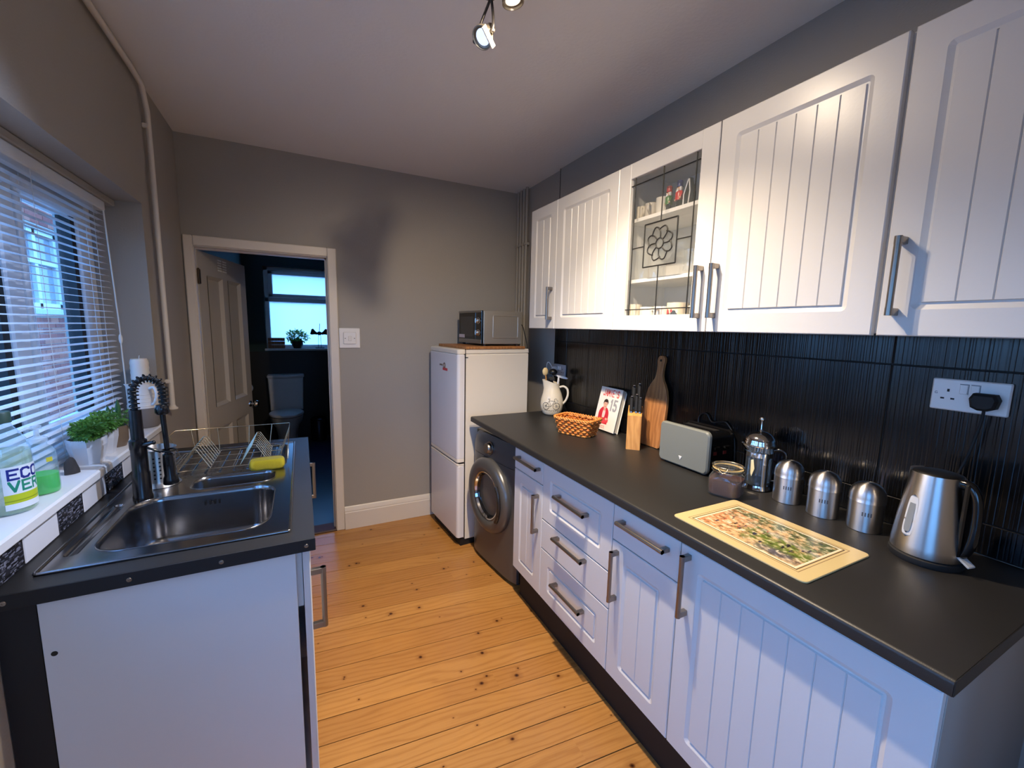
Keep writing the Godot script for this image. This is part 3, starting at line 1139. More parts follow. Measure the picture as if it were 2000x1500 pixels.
# a mound of small bent leaves
func leaves(count: int, c: Vector3, r: Vector3, size: float, seed_: int, sprig := 0.0) -> G:
	var g := G.new()
	var q := RandomNumberGenerator.new()
	q.seed = seed_
	for i in count:
		var d := Vector3(q.randfn(), q.randfn(), q.randfn()).normalized()
		var p := c + d * r * pow(q.randf(), 0.4)
		var s := size * q.randf_range(0.6, 1.15)
		var f := (d + Vector3(q.randfn() * 0.5, q.randfn() * 0.4 + 0.1, q.randfn() * 0.5)).normalized()
		var side := f.cross(Vector3.UP + Vector3(q.randfn() * 0.3, 0, q.randfn() * 0.3)).normalized()
		var up := side.cross(f).normalized()
		var tip := p + f * s - up * s * 0.2
		var m1 := p + f * s * 0.45 + side * s * 0.33 + up * s * 0.05
		var m2 := p + f * s * 0.45 - side * s * 0.33 + up * s * 0.05
		var mid := p + f * s * 0.5 - up * s * 0.03
		for tr in [[p, m1, mid], [m1, tip, mid], [tip, m2, mid], [m2, p, mid]]:
			g.tri(tr[0], tr[1], tr[2], up)
	return g

func outdoors() -> void:
	var g := G.new()
	g.box(Vector3(-14, -0.3, -24), Vector3(-0.93, -0.15, 6))
	g.box(Vector3(-14, -0.3, -24), Vector3(8, -0.15, -6.6))
	struct("ground", g, mat(rgb(120, 118, 114), 0.9), "grey paving of the side yard outside", "ground")
	# neighbour's brick house wall across the yard, with a sash window
	var t := structure_node("house_wall", "red brick neighbouring wall outside the kitchen window", "building")
	var xw := -3.2
	var z0 := -8.95
	var z1 := -7.75
	g = G.new()
	g.box(Vector3(xw - 0.25, -0.2, -13), Vector3(xw - 0.01, 3.1, z0))
	g.box(Vector3(xw - 0.25, -0.2, z1), Vector3(xw - 0.01, 3.1, -6.6))
	g.box(Vector3(xw - 0.25, -0.2, z0), Vector3(xw - 0.01, 1.6, z1))
	g.box(Vector3(xw - 0.25, 2.75, z0), Vector3(xw - 0.01, 3.1, z1))
	obj("mortar", g, mat(rgb(190, 180, 168), 0.95), t)
	var tones := [rgb(176, 92, 74), rgb(190, 106, 82), rgb(158, 82, 70), rgb(200, 122, 96)]
	var builders := [G.new(), G.new(), G.new(), G.new()]
	var y := -0.18
	var row := 0
	while y < 3.04:
		var z := -12.9 + (0.11 if row % 2 else 0.0)
		while z < -6.83:
			if not (y > 1.53 and y < 2.75 and z > z0 - 0.2 and z < z1):
				var b: G = builders[rng.randi_range(0, 3)]
				b.box(Vector3(xw - 0.02, y, z), Vector3(xw + rng.randf_range(-0.002, 0.003), y + 0.065, z + 0.215))
			z += 0.225
		y += 0.075
		row += 1
	for k in 4:
		obj("brick", builders[k], mat(tones[k], 0.9), t).set_meta("kind", "stuff")
	g = G.new()
	g.box(Vector3(xw - 0.12, 1.66, z0), Vector3(xw - 0.05, 1.74, z1), 0.004)
	g.box(Vector3(xw - 0.12, 2.67, z0), Vector3(xw - 0.05, 2.75, z1), 0.004)
	for z in [z0, (z0 + z1) / 2 - 0.04, z1 - 0.08]:
		g.box(Vector3(xw - 0.12, 1.66, z), Vector3(xw - 0.05, 2.75, z + 0.08), 0.004)
	g.box(Vector3(xw - 0.12, 2.28, z0), Vector3(xw - 0.04, 2.35, z1), 0.004)
	var wf := obj("window_frame", g, M.upvc, t)
	g = G.new()
	g.box(Vector3(xw - 0.10, 1.7, z0 + 0.03), Vector3(xw - 0.095, 2.7, z1 - 0.03))
	obj("pane", g, mat(rgb(150, 160, 168), 0.08), wf)
	g = G.new()
	g.box(Vector3(xw - 0.1, 1.58, z0 - 0.08), Vector3(xw + 0.06, 1.66, z1 + 0.08), 0.006)
	obj("window_sill", g, mat(rgb(220, 224, 222), 0.6), t)
	# shrubs over the wall
	var k := 0
	for q in [[-4.4, 3.2, -8.6, 1.0], [-4.6, 3.4, -10.6, 1.3], [-4.6, 3.0, -6.2, 0.8]]:
		var s := thing("garden_shrub", ["pale green shrub over the brick wall outside the kitchen window", "tallest green shrub beyond the brick wall, furthest down the yard", "low green shrub over the brick wall, nearest the kitchen"][k], "shrub", Vector3(q[0], -0.15, q[2]))
		k += 1
		g = leaves(900, Vector3(0, q[1], 0), Vector3(0.7, q[3], 1.0), 0.13, 50 + k)
		var m := mat(rgb(120, 150, 96), 0.6)
		m.backlight_enabled = true
		m.backlight = Color(0.4, 0.45, 0.3)
		obj("foliage", g, m, s).set_meta("kind", "stuff")
		g = G.new()
		g.tube(bez([Vector3(0, 0, 0), Vector3(0.05, 1.2, 0.03), Vector3(0, q[1], 0)], 10), 0.05, 8)
		obj("stem", g, M.wood, s)

func left_units() -> void:
	# sink cabinet
	var t := thing("sink_cabinet", "white sink base cabinet under the left worktop with its plain end panel facing us", "cabinet", Vector3(-0.021, 0.0, -1.237), PI / 2)
	# local: x runs away from the camera, z out to the room
	var g := G.new()
	g.box(Vector3(0.0, 0.1, -0.53), Vector3(0.018, 0.907, -0.017), 0.001)
	obj("end_panel", g, M.panel, t)
	g = G.new()
	g.box(Vector3(0.018, 0.12, -0.56), Vector3(1.14, 0.15, -0.002))
	g.box(Vector3(0.018, 0.15, -0.56), Vector3(1.14, 0.74, -0.55))
	g.box(Vector3(1.12, 0.12, -0.55), Vector3(1.14, 0.907, -0.002))
	g.box(Vector3(0.018, 0.73, -0.02), Vector3(1.12, 0.907, -0.002))
	g.box(Vector3(0.56, 0.15, -0.55), Vector3(0.58, 0.73, -0.002))
	obj("carcass", g, M.carcass, t)
	for k in 2:
		g = G.new()
		door_front(g, 0.002 + 0.571 * k, 0.569 + 0.571 * k, 0.16, 0.902, 0.019, 0.019, true)
		var d := obj("door", g, M.white, t)
		bar_handle(d, Vector3(0.043 if k == 0 else 1.09, 0.727, 0.019), 0.19, true)
	g = G.new()
	g.xf = Transform3D(Basis(Vector3.BACK, PI / 2), Vector3(-0.0006, 0.774, -0.512))
	g.lathe([Vector2(0.006, -0.0006), Vector2(0.006, 0.0), Vector2(0.0, 0.0004)], 14)
	obj("screw_hole", g, M.black, t)
	g = G.new()
	g.box(Vector3(0.03, 0.0, -0.10), Vector3(1.14, 0.12, -0.05))
	obj("plinth", g, M.matt_black, t)
	g = G.new()
	g.box(Vector3(XL + 0.002, 0.0, -1.27), Vector3(-0.552, 0.908, -1.236))
	var f := obj("gap_shadow", g, M.matt_black)  # black strip put in for the shade beside the cabinet
	tag(f, "black filler strip standing for shade in the gap between sink cabinet and left wall", "shadow")
	# worktop with a cut-out for the sink
	t = thing("worktop", "black left worktop around the steel sink", "worktop", Vector3(0, 0, 0))
	g = G.new()
	var y0 := 0.909
	var x0 := XL + 0.0005
	var x1 := 0.012
	g.box(Vector3(x0, y0, -1.335), Vector3(x1, WT, -1.224), 0.0)
	g.box(Vector3(x0, y0, -2.39), Vector3(x1, WT, -2.262), 0.0)
	g.box(Vector3(x0, y0, -2.262), Vector3(-0.557, WT, -1.335), 0.0)
	g.box(Vector3(-0.066, y0, -2.262), Vector3(x1, WT, -1.335), 0.0)
	obj("top", g, M.black_top, t)
	g = G.new()
	g.box(Vector3(x0, y0 - 0.001, -1.224), Vector3(x1 + 0.001, WT, -1.2215), 0.001)
	var es := obj("edge_strip", g, M.matt_black, t)
	for x in [-0.594, -0.386, -0.205, -0.01]:
		g = G.new()
		g.xf = Transform3D(Basis(Vector3.RIGHT, PI / 2), Vector3(x, 0.925, -1.2215))
		g.lathe([Vector2(0.0, 0.0004), Vector2(0.0016, 0.0004), Vector2(0.002, 0.0014), Vector2(0.005, 0.001), Vector2(0.0055, 0.0)], 14)
		obj("screw", g, M.nickel, es)

# a routed panel door: frame, moulded groove and tongue-and-groove centre; local x width, y height, front at z = zf
func door_front(g: G, x0: float, x1: float, y0: float, y1: float, zf: float, th: float, grooves: bool, ring := true, mx := 0.066, my := 0.062) -> void:
	var loop := func(a0: float, b0: float, a1: float, b1: float, r: float) -> PackedVector2Array:
		return at_box(a1 - a0, b1 - b0, (a0 + a1) / 2, (b0 + b1) / 2, r, 4)
	var seq := []
	var e := 0.0025
	seq.append([loop.call(x0, y0, x1, y1, 0.0005), zf - th])
	seq.append([loop.call(x0, y0, x1, y1, 0.0005), zf - e])
	seq.append([loop.call(x0 + e, y0 + e, x1 - e, y1 - e, 0.0005), zf])
	if ring:
		seq.append([loop.call(x0 + mx, y0 + my, x1 - mx, y1 - my, 0.014), zf])
		var i1 := 0.012
		seq.append([loop.call(x0 + mx + i1, y0 + my + i1, x1 - mx - i1, y1 - my - i1, 0.004), zf - 0.0065])
		var i2 := 0.0165
		seq.append([loop.call(x0 + mx + i2, y0 + my + i2, x1 - mx - i2, y1 - my - i2, 0.0012), zf - 0.0065])
		var i3 := 0.0185
		seq.append([loop.call(x0 + mx + i3, y0 + my + i3, x1 - mx - i3, y1 - my - i3, 0.0005), zf - 0.0015])
	for s in seq.size() - 1:
		var A: PackedVector2Array = seq[s][0]
		var B: PackedVector2Array = seq[s + 1][0]
		for i in A.size():
			var j := (i + 1) % A.size()
			var c := (A[i] + A[j]) * 0.5 - Vector2(x0 + x1, y0 + y1) * 0.5
			var out := Vector3(0, 0, 1)
			if s == 0:
				out = Vector3(c.x / (x1 - x0), c.y / (y1 - y0), 0)
			g.quad(Vector3(A[i].x, A[i].y, seq[s][1]), Vector3(A[j].x, A[j].y, seq[s][1]), Vector3(B[j].x, B[j].y, seq[s + 1][1]), Vector3(B[i].x, B[i].y, seq[s + 1][1]), out)
	g.quad(Vector3(x0, y0, zf - th), Vector3(x1, y0, zf - th), Vector3(x1, y1, zf - th), Vector3(x0, y1, zf - th), Vector3(0, 0, -1))
	var a := x0 + e
	var b := x1 - e
	var lo := y0 + e
	var hi := y1 - e
	var z := zf
	if ring:
		a = x0 + mx + 0.0185
		b = x1 - mx - 0.0185
		lo = y0 + my + 0.0185
		hi = y1 - my - 0.0185
		z = zf - 0.0015
	var n := int(round((b - a) / 0.058)) if grooves else 1
	n = max(n, 1)
	var gw := 0.0022
	for k in n:
		var p := a + (b - a) * k / n + (gw if k > 0 else 0.0)
		var q := a + (b - a) * (k + 1) / n - (gw if k < n - 1 else 0.0)
		g.quad(Vector3(p, lo, z), Vector3(q, lo, z), Vector3(q, hi, z), Vector3(p, hi, z), Vector3(0, 0, 1))
		if k < n - 1:
			var m := q + gw
			g.quad(Vector3(q, lo, z), Vector3(m, lo, z - 0.0032), Vector3(m, hi, z - 0.0032), Vector3(q, hi, z), Vector3(1, 0, 1))
			g.quad(Vector3(m, lo, z - 0.0032), Vector3(m + gw, lo, z), Vector3(m + gw, hi, z), Vector3(m, hi, z - 0.0032), Vector3(-1, 0, 1))

func bar_handle(parent: Node, at: Vector3, length: float, upright: bool) -> void:
	var g := G.new()
	var h := length / 2
	g.xf = Transform3D(Basis(Vector3.BACK, PI / 2 if upright else 0.0), at)
	for s in [-1, 1]:
		g.cbox(Vector3(s * (h - 0.009), 0, 0.015), Vector3(0.018, 0.015, 0.030), 0.0015)
	g.tube([Vector3(-h, 0, 0.033), Vector3(h, 0, 0.033)], 0.0076, 14)
	for s in [-1, 1]:
		g.tube([Vector3(s * (h - 0.019), 0, 0.033), Vector3(s * h, 0, 0.033)], 0.0081, 14)
	obj("handle", g, M.nickel, parent)

func sink_things() -> void:
	var t := thing("kitchen_sink", "stainless steel one and a half bowl sink set in the left worktop", "sink", Vector3(0, WT, 0))
	var X0 := -0.572
	var X1 := -0.050
	var Z0 := -2.30
	var Z1 := -1.288
	var y := 0.0035
	# features: main bowl, half bowl, drainer, side ledge
	var feats := [[-0.505, -0.104, -1.715, -1.345], [-0.375, -0.110, -1.885, -1.75], [-0.55, -0.075, -2.275, -1.925], [-0.553, -0.523, -1.70, -1.36]]
	var xs := [X0, X1]
	var zs := [Z0, Z1]
	for f in feats:
		xs.append_array([f[0], f[1]])
		zs.append_array([f[2], f[3]])
	xs.sort()
	zs.sort()
	var g := G.new()
	for i in xs.size() - 1:
		for j in zs.size() - 1:
			var cx: float = (xs[i] + xs[i + 1]) / 2
			var cz: float = (zs[j] + zs[j + 1]) / 2
			var inside := false
			for f in feats:
				if cx > f[0] and cx < f[1] and cz > f[2] and cz < f[3]:
					inside = true
			if not inside:
				g.quad(Vector3(xs[i], y, zs[j]), Vector3(xs[i + 1], y, zs[j]), Vector3(xs[i + 1], y, zs[j + 1]), Vector3(xs[i], y, zs[j + 1]), Vector3.UP)
	# turned-down outer edge with a rolled lip
	var edge := []
	for q in rrect(X1 - X0, Z1 - Z0, 0.006, 3):
		edge.append(Vector3(q.x + (X0 + X1) / 2, y + 0.0003, q.y + (Z0 + Z1) / 2))
	g.tube(edge, 0.0042, 8, false, true)
	# the wells: [feature, corner radius, list of (inset, depth)]
	var wells := [[0, 0.075, [[0.0, 0.0], [0.002, 0.004], [0.006, 0.014], [0.012, 0.13], [0.024, 0.155], [0.05, 0.166], [0.12, 0.17]]], [1, 0.045, [[0.0, 0.0], [0.002, 0.003], [0.006, 0.01], [0.012, 0.075], [0.022, 0.09], [0.04, 0.095], [0.06, 0.096]]], [2, 0.03, [[0.0, 0.0], [0.006, 0.002], [0.012, 0.005], [0.03, 0.0055]]], [3, 0.012, [[0.0, 0.0], [0.003, 0.003], [0.005, 0.006], [0.009, 0.0063]]]]
	for w in wells:
		var f: Array = feats[w[0]]
		var cx: float = (f[0] + f[1]) / 2
		var cz: float = (f[2] + f[3]) / 2
		var fw: float = f[1] - f[0]
		var fd: float = f[3] - f[2]
		var r: float = w[1]
		var rows := []
		var pad := 0.0
		for l in w[2]:
			var row := []
			for q in rrect(fw - 2 * (l[0] + pad), fd - 2 * (l[0] + pad), max(r - l[0] * 0.6, 0.004), 8):
				row.append(Vector3(cx + q.x, y - l[1], cz + q.y))
			rows.append(row)
		# flat corner fillets between the square cell and the rounded mouth
		var mouth: Array = rows[0]
		for i in mouth.size():
			var p: Vector3 = mouth[i]
			var q: Vector3 = mouth[(i + 1) % mouth.size()]
			var cn := Vector3(f[1] if (p.x + q.x) / 2 > cx else f[0], y, f[3] if (p.z + q.z) / 2 > cz else f[2])
			if (p - q).length() < 0.05:
				g.tri(p, q, cn, Vector3.UP)
		g.sheet(rows, true)
		var last: Array = rows[-1]
		for i in last.size():
			g.tri(last[i], last[(i + 1) % last.size()], Vector3(cx, last[0].y - 0.0005, cz), Vector3.UP)
		if w[0] < 2:
			var lip := []
			for p in mouth:
				lip.append(p + Vector3(0, 0.0004, 0))
			g.tube(lip, 0.0016, 6, false, true)
	for k in 9:
		var x := -0.50 + k * 0.047
		g.tube([Vector3(x, y - 0.005, -2.24), Vector3(x, y - 0.0035, -1.96)], 0.0035, 6)
	obj("basin", g, M.steel, t)
	for q in [[-0.305, -1.53, 0.17], [-0.243, -1.818, 0.096]]:
		g = G.new()
		g.xf = Transform3D(Basis(), Vector3(q[0], y - q[2] + 0.0005, q[1]))
		g.lathe([Vector2(0.042, 0.0), Vector2(0.04, 0.003), Vector2(0.034, 0.0035), Vector2(0.03, 0.001), Vector2(0.012, 0.002), Vector2(0.0, 0.006)], 24)
		obj("waste", g, M.chrome, t)
	g = G.new()
	for k in 4:
		g.cbox(Vector3(-0.318 + 0.0135 * k, y - 0.036, -1.7035), Vector3(0.0055, 0.014, 0.002))
	g.ball(Vector3(-0.298, y - 0.036, -1.7035), Vector3(0.003, 0.003, 0.003), 8, 6)
	obj("overflow", g, M.black, t)
	tap()
	strainer()
	rack()
	# sponge
	var im := Image.create_empty(128, 128, false, Image.FORMAT_RGB8)
	var r2 := RandomNumberGenerator.new()
	r2.seed = 4
	for yy in 128:
		for xx in 128:
			im.set_pixel(xx, yy, rgb(196, 180, 20).lerp([rgb(240, 230, 110), rgb(120, 104, 4), rgb(214, 200, 40)][r2.randi_range(0, 2)], r2.randf()))
	var sp := printed(im, 0.35)
	sp.metallic = 0.35
	sp.uv1_triplanar = true
	sp.uv1_scale = Vector3.ONE * 14
	g = G.new()
	var rows := []
	for j in 9:
		var v := -PI / 2 + PI * j / 8.0
		var row := []
		for q in rrect(0.125 - 0.02 * (1 - cos(v)), 0.062 - 0.02 * (1 - cos(v)), 0.018, 5):
			row.append(Vector3(q.x, 0.021 + 0.021 * sin(v), q.y))
		rows.append(row)
	g.sheet(rows, true)
	for row in [rows[0], rows[-1]]:
		var c := Vector3(0, row[0].y, 0)
		for i in row.size():
			g.tri(row[i], row[(i + 1) % row.size()], c, Vector3(0, row[0].y - 0.02, 0))
	var so := obj("scouring_sponge", g, relief(sp, 0.12, 0.25, 24.0, 12), null)
	so.position = Vector3(-0.142, WT + 0.0045, -1.905)
	so.rotation.y = 0.06
	tag(so, "glittery yellow scouring sponge on the sink beside the rack", "sponge")

func tap() -> void:
	var t := thing("kitchen_tap", "tall black pull-out kitchen tap with a coiled spring neck", "tap", Vector3(-0.492, WT + 0.0035, -1.742))
	var g := G.new()
	g.lathe([Vector2(0, 0), Vector2(0.027, 0), Vector2(0.027, 0.006), Vector2(0.025, 0.01), Vector2(0.0242, 0.085), Vector2(0.022, 0.088), Vector2(0.022, 0.165), Vector2(0.0235, 0.168), Vector2(0.0235, 0.195), Vector2(0.0172, 0.2), Vector2(0.0165, 0.292), Vector2(0.0165, 0.296), Vector2(0, 0.297)], 28)
	obj("body", g, M.tap, t)
	var d := Vector3(0.96, 0, -0.28).normalized()
	var path := []
	for k in 41:
		var a := PI * k / 40.0
		var w := 0.037
		path.append(d * (w - w * cos(a)) + Vector3(0, 0.355 + 0.043 * sin(a), 0) if true else Vector3.ZERO)
	path.push_front(Vector3(0, 0.325, 0))
	path.push_front(Vector3(0, 0.295, 0))
	path.append(d * 0.074 + Vector3(0, 0.325, 0))
	path.append(d * 0.075 + Vector3(0, 0.302, 0))
	var pts := bez(path, 60)
	g = G.new()
	g.tube(pts, 0.0078, 10)
	obj("hose", g, M.matt_black, t)
	# spring coil about the hose
	var coil := []
	var turns := 19.0
	var cu := bez(path, 420)
	var across := d.cross(Vector3.UP).normalized()
	for i in cu.size():
		var tg: Vector3 = (cu[min(i + 1, cu.size() - 1)] - cu[max(i - 1, 0)]).normalized()
		var nrm := across.cross(tg).normalized()
		var a := TAU * turns * i / (cu.size() - 1)
		coil.append(cu[i] + (across * cos(a) + nrm * sin(a)) * 0.0125)
	g = G.new()
	g.tube(coil, 0.0023, 6)
	obj("spring", g, M.tap, t)
	var h := Node3D.new()
	h.name = "spray_head"
	t.add_child(h, true)
	h.position = d * 0.076
	h.rotation = Vector3(0.0, 0, 0.03)
	g = G.new()
	g.lathe([Vector2(0, 0.308), Vector2(0.015, 0.306), Vector2(0.0195, 0.296), Vector2(0.0195, 0.28), Vector2(0.016, 0.274), Vector2(0.008, 0.272), Vector2(0.0075, 0.14), Vector2(0.0145, 0.135), Vector2(0.0165, 0.10), Vector2(0.0165, 0.06), Vector2(0.02, 0.052), Vector2(0.0225, 0.034), Vector2(0.021, 0.03), Vector2(0, 0.03)], 24)
	obj("nozzle", g, M.tap, h)
	g = G.new()
	g.cbox(Vector3(0.003, 0.112, 0.0165), Vector3(0.012, 0.03, 0.004), 0.001)
	obj("spray_button", g, M.gloss_black, h)
	g = G.new()
	g.tube([Vector3(0, 0.178, 0.0), d * 0.03 + Vector3(0, 0.165, 0.012), d * 0.058 + Vector3(0, 0.148, 0.012)], 0.004, 8)
	var ringp := []
	for k in 20:
		var a := TAU * k / 20
		ringp.append(d * 0.076 + Vector3(0.0195 * cos(a), 0.148, 0.0195 * sin(a)))
	g.tube(ringp, 0.0034, 6, false, true)
	obj("holder_arm", g, M.gloss_black, t)
	g = G.new()
	g.tube([Vector3(0.018, 0.182, 0.012), Vector3(0.045, 0.19, 0.03)], [0.009, 0.006], 10)
	g.ball(Vector3(0.047, 0.1905, 0.031), Vector3(0.007, 0.007, 0.007), 10, 8)
	obj("lever", g, M.tap, t)

func strainer() -> void:
	var t := thing("cutlery_drainer", "perforated stainless steel cutlery pot behind the tap", "cutlery pot", Vector3(-0.477, WT + 0.0035, -1.868))
	var g := G.new()
	g.lathe([Vector2(0, 0.012), Vector2(0.045, 0.012), Vector2(0.06, 0.0), Vector2(0.062, 0.0015), Vector2(0.05, 0.014), Vector2(0.049, 0.02), Vector2(0.0525, 0.132), Vector2(0.055, 0.134), Vector2(0.0525, 0.136), Vector2(0.0505, 0.132), Vector2(0.047, 0.02), Vector2(0, 0.0165)], 36)
	obj("pot", g, M.brushed, t)
	g = G.new()
	for j in 6:
		for k in 20:
			var a := TAU * (k + 0.0) / 20
			var r := 0.0495 + 0.0035 * (0.03 + j * 0.014) / 0.13
			g.xf = Transform3D(Basis(Vector3(cos(a), 0, sin(a)), Vector3(-sin(a), 0, cos(a)), Vector3.UP).orthonormalized(), Vector3(cos(a) * r, 0.034 + j * 0.0145, sin(a) * r))
			g.xf = g.xf * Transform3D(Basis(Vector3.BACK, -PI / 2), Vector3.ZERO)
			g.lathe([Vector2(0.0032, -0.0002), Vector2(0.0032, 0.0003), Vector2(0, 0.0004)], 8)
	var o := obj("perforation", g, M.black, t)
	o.set_meta("kind", "stuff")

func rack() -> void:
	var t := thing("dish_rack", "empty pale wire dish rack on the sink drainer", "dish rack", Vector3(-0.285, WT + 0.004, -2.075))
	var r := 0.0019
	var hx := 0.185
	var hz := 0.135
	var g := G.new()
	var top := []
	for q in rrect(2 * hx + 0.07, 2 * hz + 0.05, 0.012, 4):
		top.append(Vector3(q.x, 0.108, q.y))
	# the top rail is open towards the camera
	var rail := []
	rail.append(Vector3(-hx - 0.035, 0.045, hz + 0.02))
	rail.append(Vector3(-hx - 0.035, 0.108, hz - 0.03))
	rail.append(Vector3(-hx - 0.035, 0.112, -hz - 0.025))
	rail.append(Vector3(hx + 0.035, 0.112, -hz - 0.025))
	rail.append(Vector3(hx + 0.035, 0.108, hz - 0.06))
	rail.append(Vector3(hx + 0.03, 0.02, hz - 0.01))
	g.tube(rail, r * 1.15, 8)
	obj("top_rail", g, M.wire, t)
	g = G.new()
	var base := []
	for q in rrect(2 * hx, 2 * hz, 0.01, 4):
		base.append(Vector3(q.x, 0.014, q.y))
	g.tube(base, r * 1.1, 8, false, true)
	for z in [-hz * 0.33, hz * 0.33]:
		g.tube([Vector3(-hx, 0.014, z), Vector3(hx, 0.014, z)], r, 8)
	for x in [-hx * 0.95, -0.07, 0.02, 0.11, hx * 0.95]:
		g.tube([Vector3(x, 0.0125, -hz), Vector3(x, 0.0125, hz)], r, 8)
	obj("base_grid", g, M.wire, t)
	g = G.new()
	for x in [-hx * 0.8, -0.06, 0.05, hx * 0.72]:
		g.tube([Vector3(x, 0.014, -hz), Vector3(x * 1.1, 0.112, -hz - 0.025)], r * 0.9, 6)
	for z in [-hz * 0.5, hz * 0.2]:
		for s in [-1, 1]:
			g.tube([Vector3(s * hx, 0.014, z), Vector3(s * (hx + 0.035), 0.112, z)], r * 0.9, 6)
	for q in [[-1, -1], [1, -1], [1, 1], [-1, 1]]:
		g.tube([Vector3(q[0] * hx * 0.96, 0.0, q[1] * hz * 0.9), Vector3(q[0] * hx * 0.96, 0.014, q[1] * hz * 0.9)], r * 1.6, 8)
	obj("upright", g, M.wire, t)
	for c in [-0.105, 0.095]:
		g = G.new()
		for k in 8:
			var z := -hz + 0.02 + k * 0.032
			g.tube([Vector3(c - 0.05, 0.015, z + 0.012), Vector3(c - 0.006, 0.088, z), Vector3(c + 0.006, 0.088, z), Vector3(c + 0.05, 0.015, z + 0.012)], r * 1.05, 6)
		g.tube([Vector3(c - 0.05, 0.015, -hz), Vector3(c - 0.05, 0.015, hz)], r, 6)
		g.tube([Vector3(c + 0.05, 0.015, -hz), Vector3(c + 0.05, 0.015, hz)], r, 6)
		obj("plate_divider", g, M.wire, t)

func sill_things() -> void:
	var y := 1.0505
	# large washing-up liquid bottle
	var t := thing("liquid_bottle", "large clear refill bottle with a green cap and printed label on the window board", "bottle", Vector3(-0.670, y, -1.459))
	var prof := [Vector2(0, 0.002), Vector2(0.04, 0.0), Vector2(0.0465, 0.006), Vector2(0.047, 0.02), Vector2(0.047, 0.135), Vector2(0.0455, 0.16), Vector2(0.04, 0.182), Vector2(0.03, 0.20), Vector2(0.021, 0.215), Vector2(0.0175, 0.228), Vector2(0.0175, 0.238)]
	var g := G.new()
	g.lathe(prof, 36)
	obj("bottle", g, M.clear, t)
	g = G.new()
	g.lathe([Vector2(0, 0.004), Vector2(0.044, 0.004), Vector2(0.0452, 0.02), Vector2(0.0452, 0.133), Vector2(0.044, 0.155), Vector2(0, 0.155)], 32)
	var lq := mat(Color(0.80, 0.88, 0.55, 0.32), 0.05)
	lq.transparency = BaseMaterial3D.TRANSPARENCY_ALPHA
	obj("liquid", g, lq, t)
	g = G.new()
	g.lathe([Vector2(0.0178, 0.226), Vector2(0.0205, 0.226), Vector2(0.0205, 0.25), Vector2(0.0185, 0.253), Vector2(0, 0.253)], 28)
	obj("cap", g, mat(rgb(52, 78, 66), 0.5), t)
	var im := Image.create_empty(512, 512, false, Image.FORMAT_RGB8)
	im.fill(rgb(232, 238, 240))
	im.fill_rect(Rect2i(0, 330, 512, 110), rgb(196, 206, 40))
	im.fill_rect(Rect2i(0, 400, 512, 14), rgb(150, 168, 30))
	write(im, "ECO", Vector2(60, 40), Vector2(100, 110), 36, 26, rgb(28, 44, 130))
	write(im, "VER", Vector2(60, 184), Vector2(100, 110), 36, 26, rgb(30, 140, 110))
	g = G.new()
	# label wraps the side that faces the room
	var a1 := deg_to_rad(-30.0)
	var a0 := deg_to_rad(76.0)
	g.lathe([Vector2(0.0474, 0.014), Vector2(0.0474, 0.122)], 30, a0, a1)
	obj("label", g, printed(im, 0.4), t)
	# green hand soap
	t = thing("soap_bottle", "small clear pump bottle a third full of bright green soap", "bottle", Vector3(-0.660, y, -1.585))
	t.scale = Vector3(1.2, 1.04, 1.2)
	g = G.new()
	g.lathe([Vector2(0, 0.001), Vector2(0.026, 0.0), Vector2(0.029, 0.005), Vector2(0.0295, 0.02), Vector2(0.0275, 0.09), Vector2(0.0265, 0.112), Vector2(0.021, 0.124), Vector2(0.0145, 0.13), Vector2(0.0145, 0.14)], 32)
	obj("bottle", g, M.clear, t)
	g = G.new()
	g.lathe([Vector2(0, 0.003), Vector2(0.0265, 0.003), Vector2(0.028, 0.01), Vector2(0.0272, 0.052), Vector2(0, 0.052)], 28)
	var gs := mat(rgb(10, 226, 44), 0.1)
	gs.backlight_enabled = true
	gs.backlight = Color(0.7, 0.9, 0.5)
	obj("soap", g, gs, t)
	g = G.new()
	g.lathe([Vector2(0.015, 0.138), Vector2(0.0165, 0.138), Vector2(0.0165, 0.15), Vector2(0.009, 0.153), Vector2(0.005, 0.156), Vector2(0.004, 0.172), Vector2(0.009, 0.174), Vector2(0.009, 0.182), Vector2(0, 0.184)], 20)
	g.tube([Vector3(0, 0.178, 0), Vector3(-0.012, 0.178, 0.012), Vector3(-0.02, 0.172, 0.02)], 0.0035, 8)
	var pp := mat(Color(0.85, 0.9, 0.92, 0.4), 0.15)
	pp.transparency = BaseMaterial3D.TRANSPARENCY_ALPHA
	obj("pump", g, pp, t)
	g = G.new()
	g.lathe([Vector2(0.0281, 0.088), Vector2(0.0279, 0.1)], 6, deg_to_rad(48), deg_to_rad(24))
	obj("label", g, mat(rgb(210, 200, 60), 0.5), t)
	# dark stone
	g = G.new()
	var rows := []
	var r := RandomNumberGenerator.new()
	r.seed = 2
	for j in 10:
		var v := PI / 2 * j / 9.0
		var row := []
		for k in 24:
			var a := TAU * k / 24
			var w := 1.0 + 0.06 * sin(a * 3 + j) + 0.04 * sin(a * 5 - j * 0.7)
			row.append(Vector3(0.033 * cos(a) * cos(v) * w, 0.062 * sin(v), 0.024 * sin(a) * cos(v) * w))
		rows.append(row)
	g.sheet(rows, true)
	var st := obj("pebble", g, relief(mat(rgb(64, 58, 56), 0.5), 0.06, 0.3, 20.0, 40))
	st.position = Vector3(-0.662, y, -1.752)
	st.rotation.y = deg_to_rad(45)
	st.scale = Vector3(0.56, 0.85, 0.6)
	tag(st, "dark rounded stone on the window board before the white pots", "stone")
	# plants in white faceted pots
	var leaf := mat(rgb(70, 122, 50), 0.45)
	leaf.backlight_enabled = true
	leaf.backlight = Color(0.45, 0.55, 0.25)
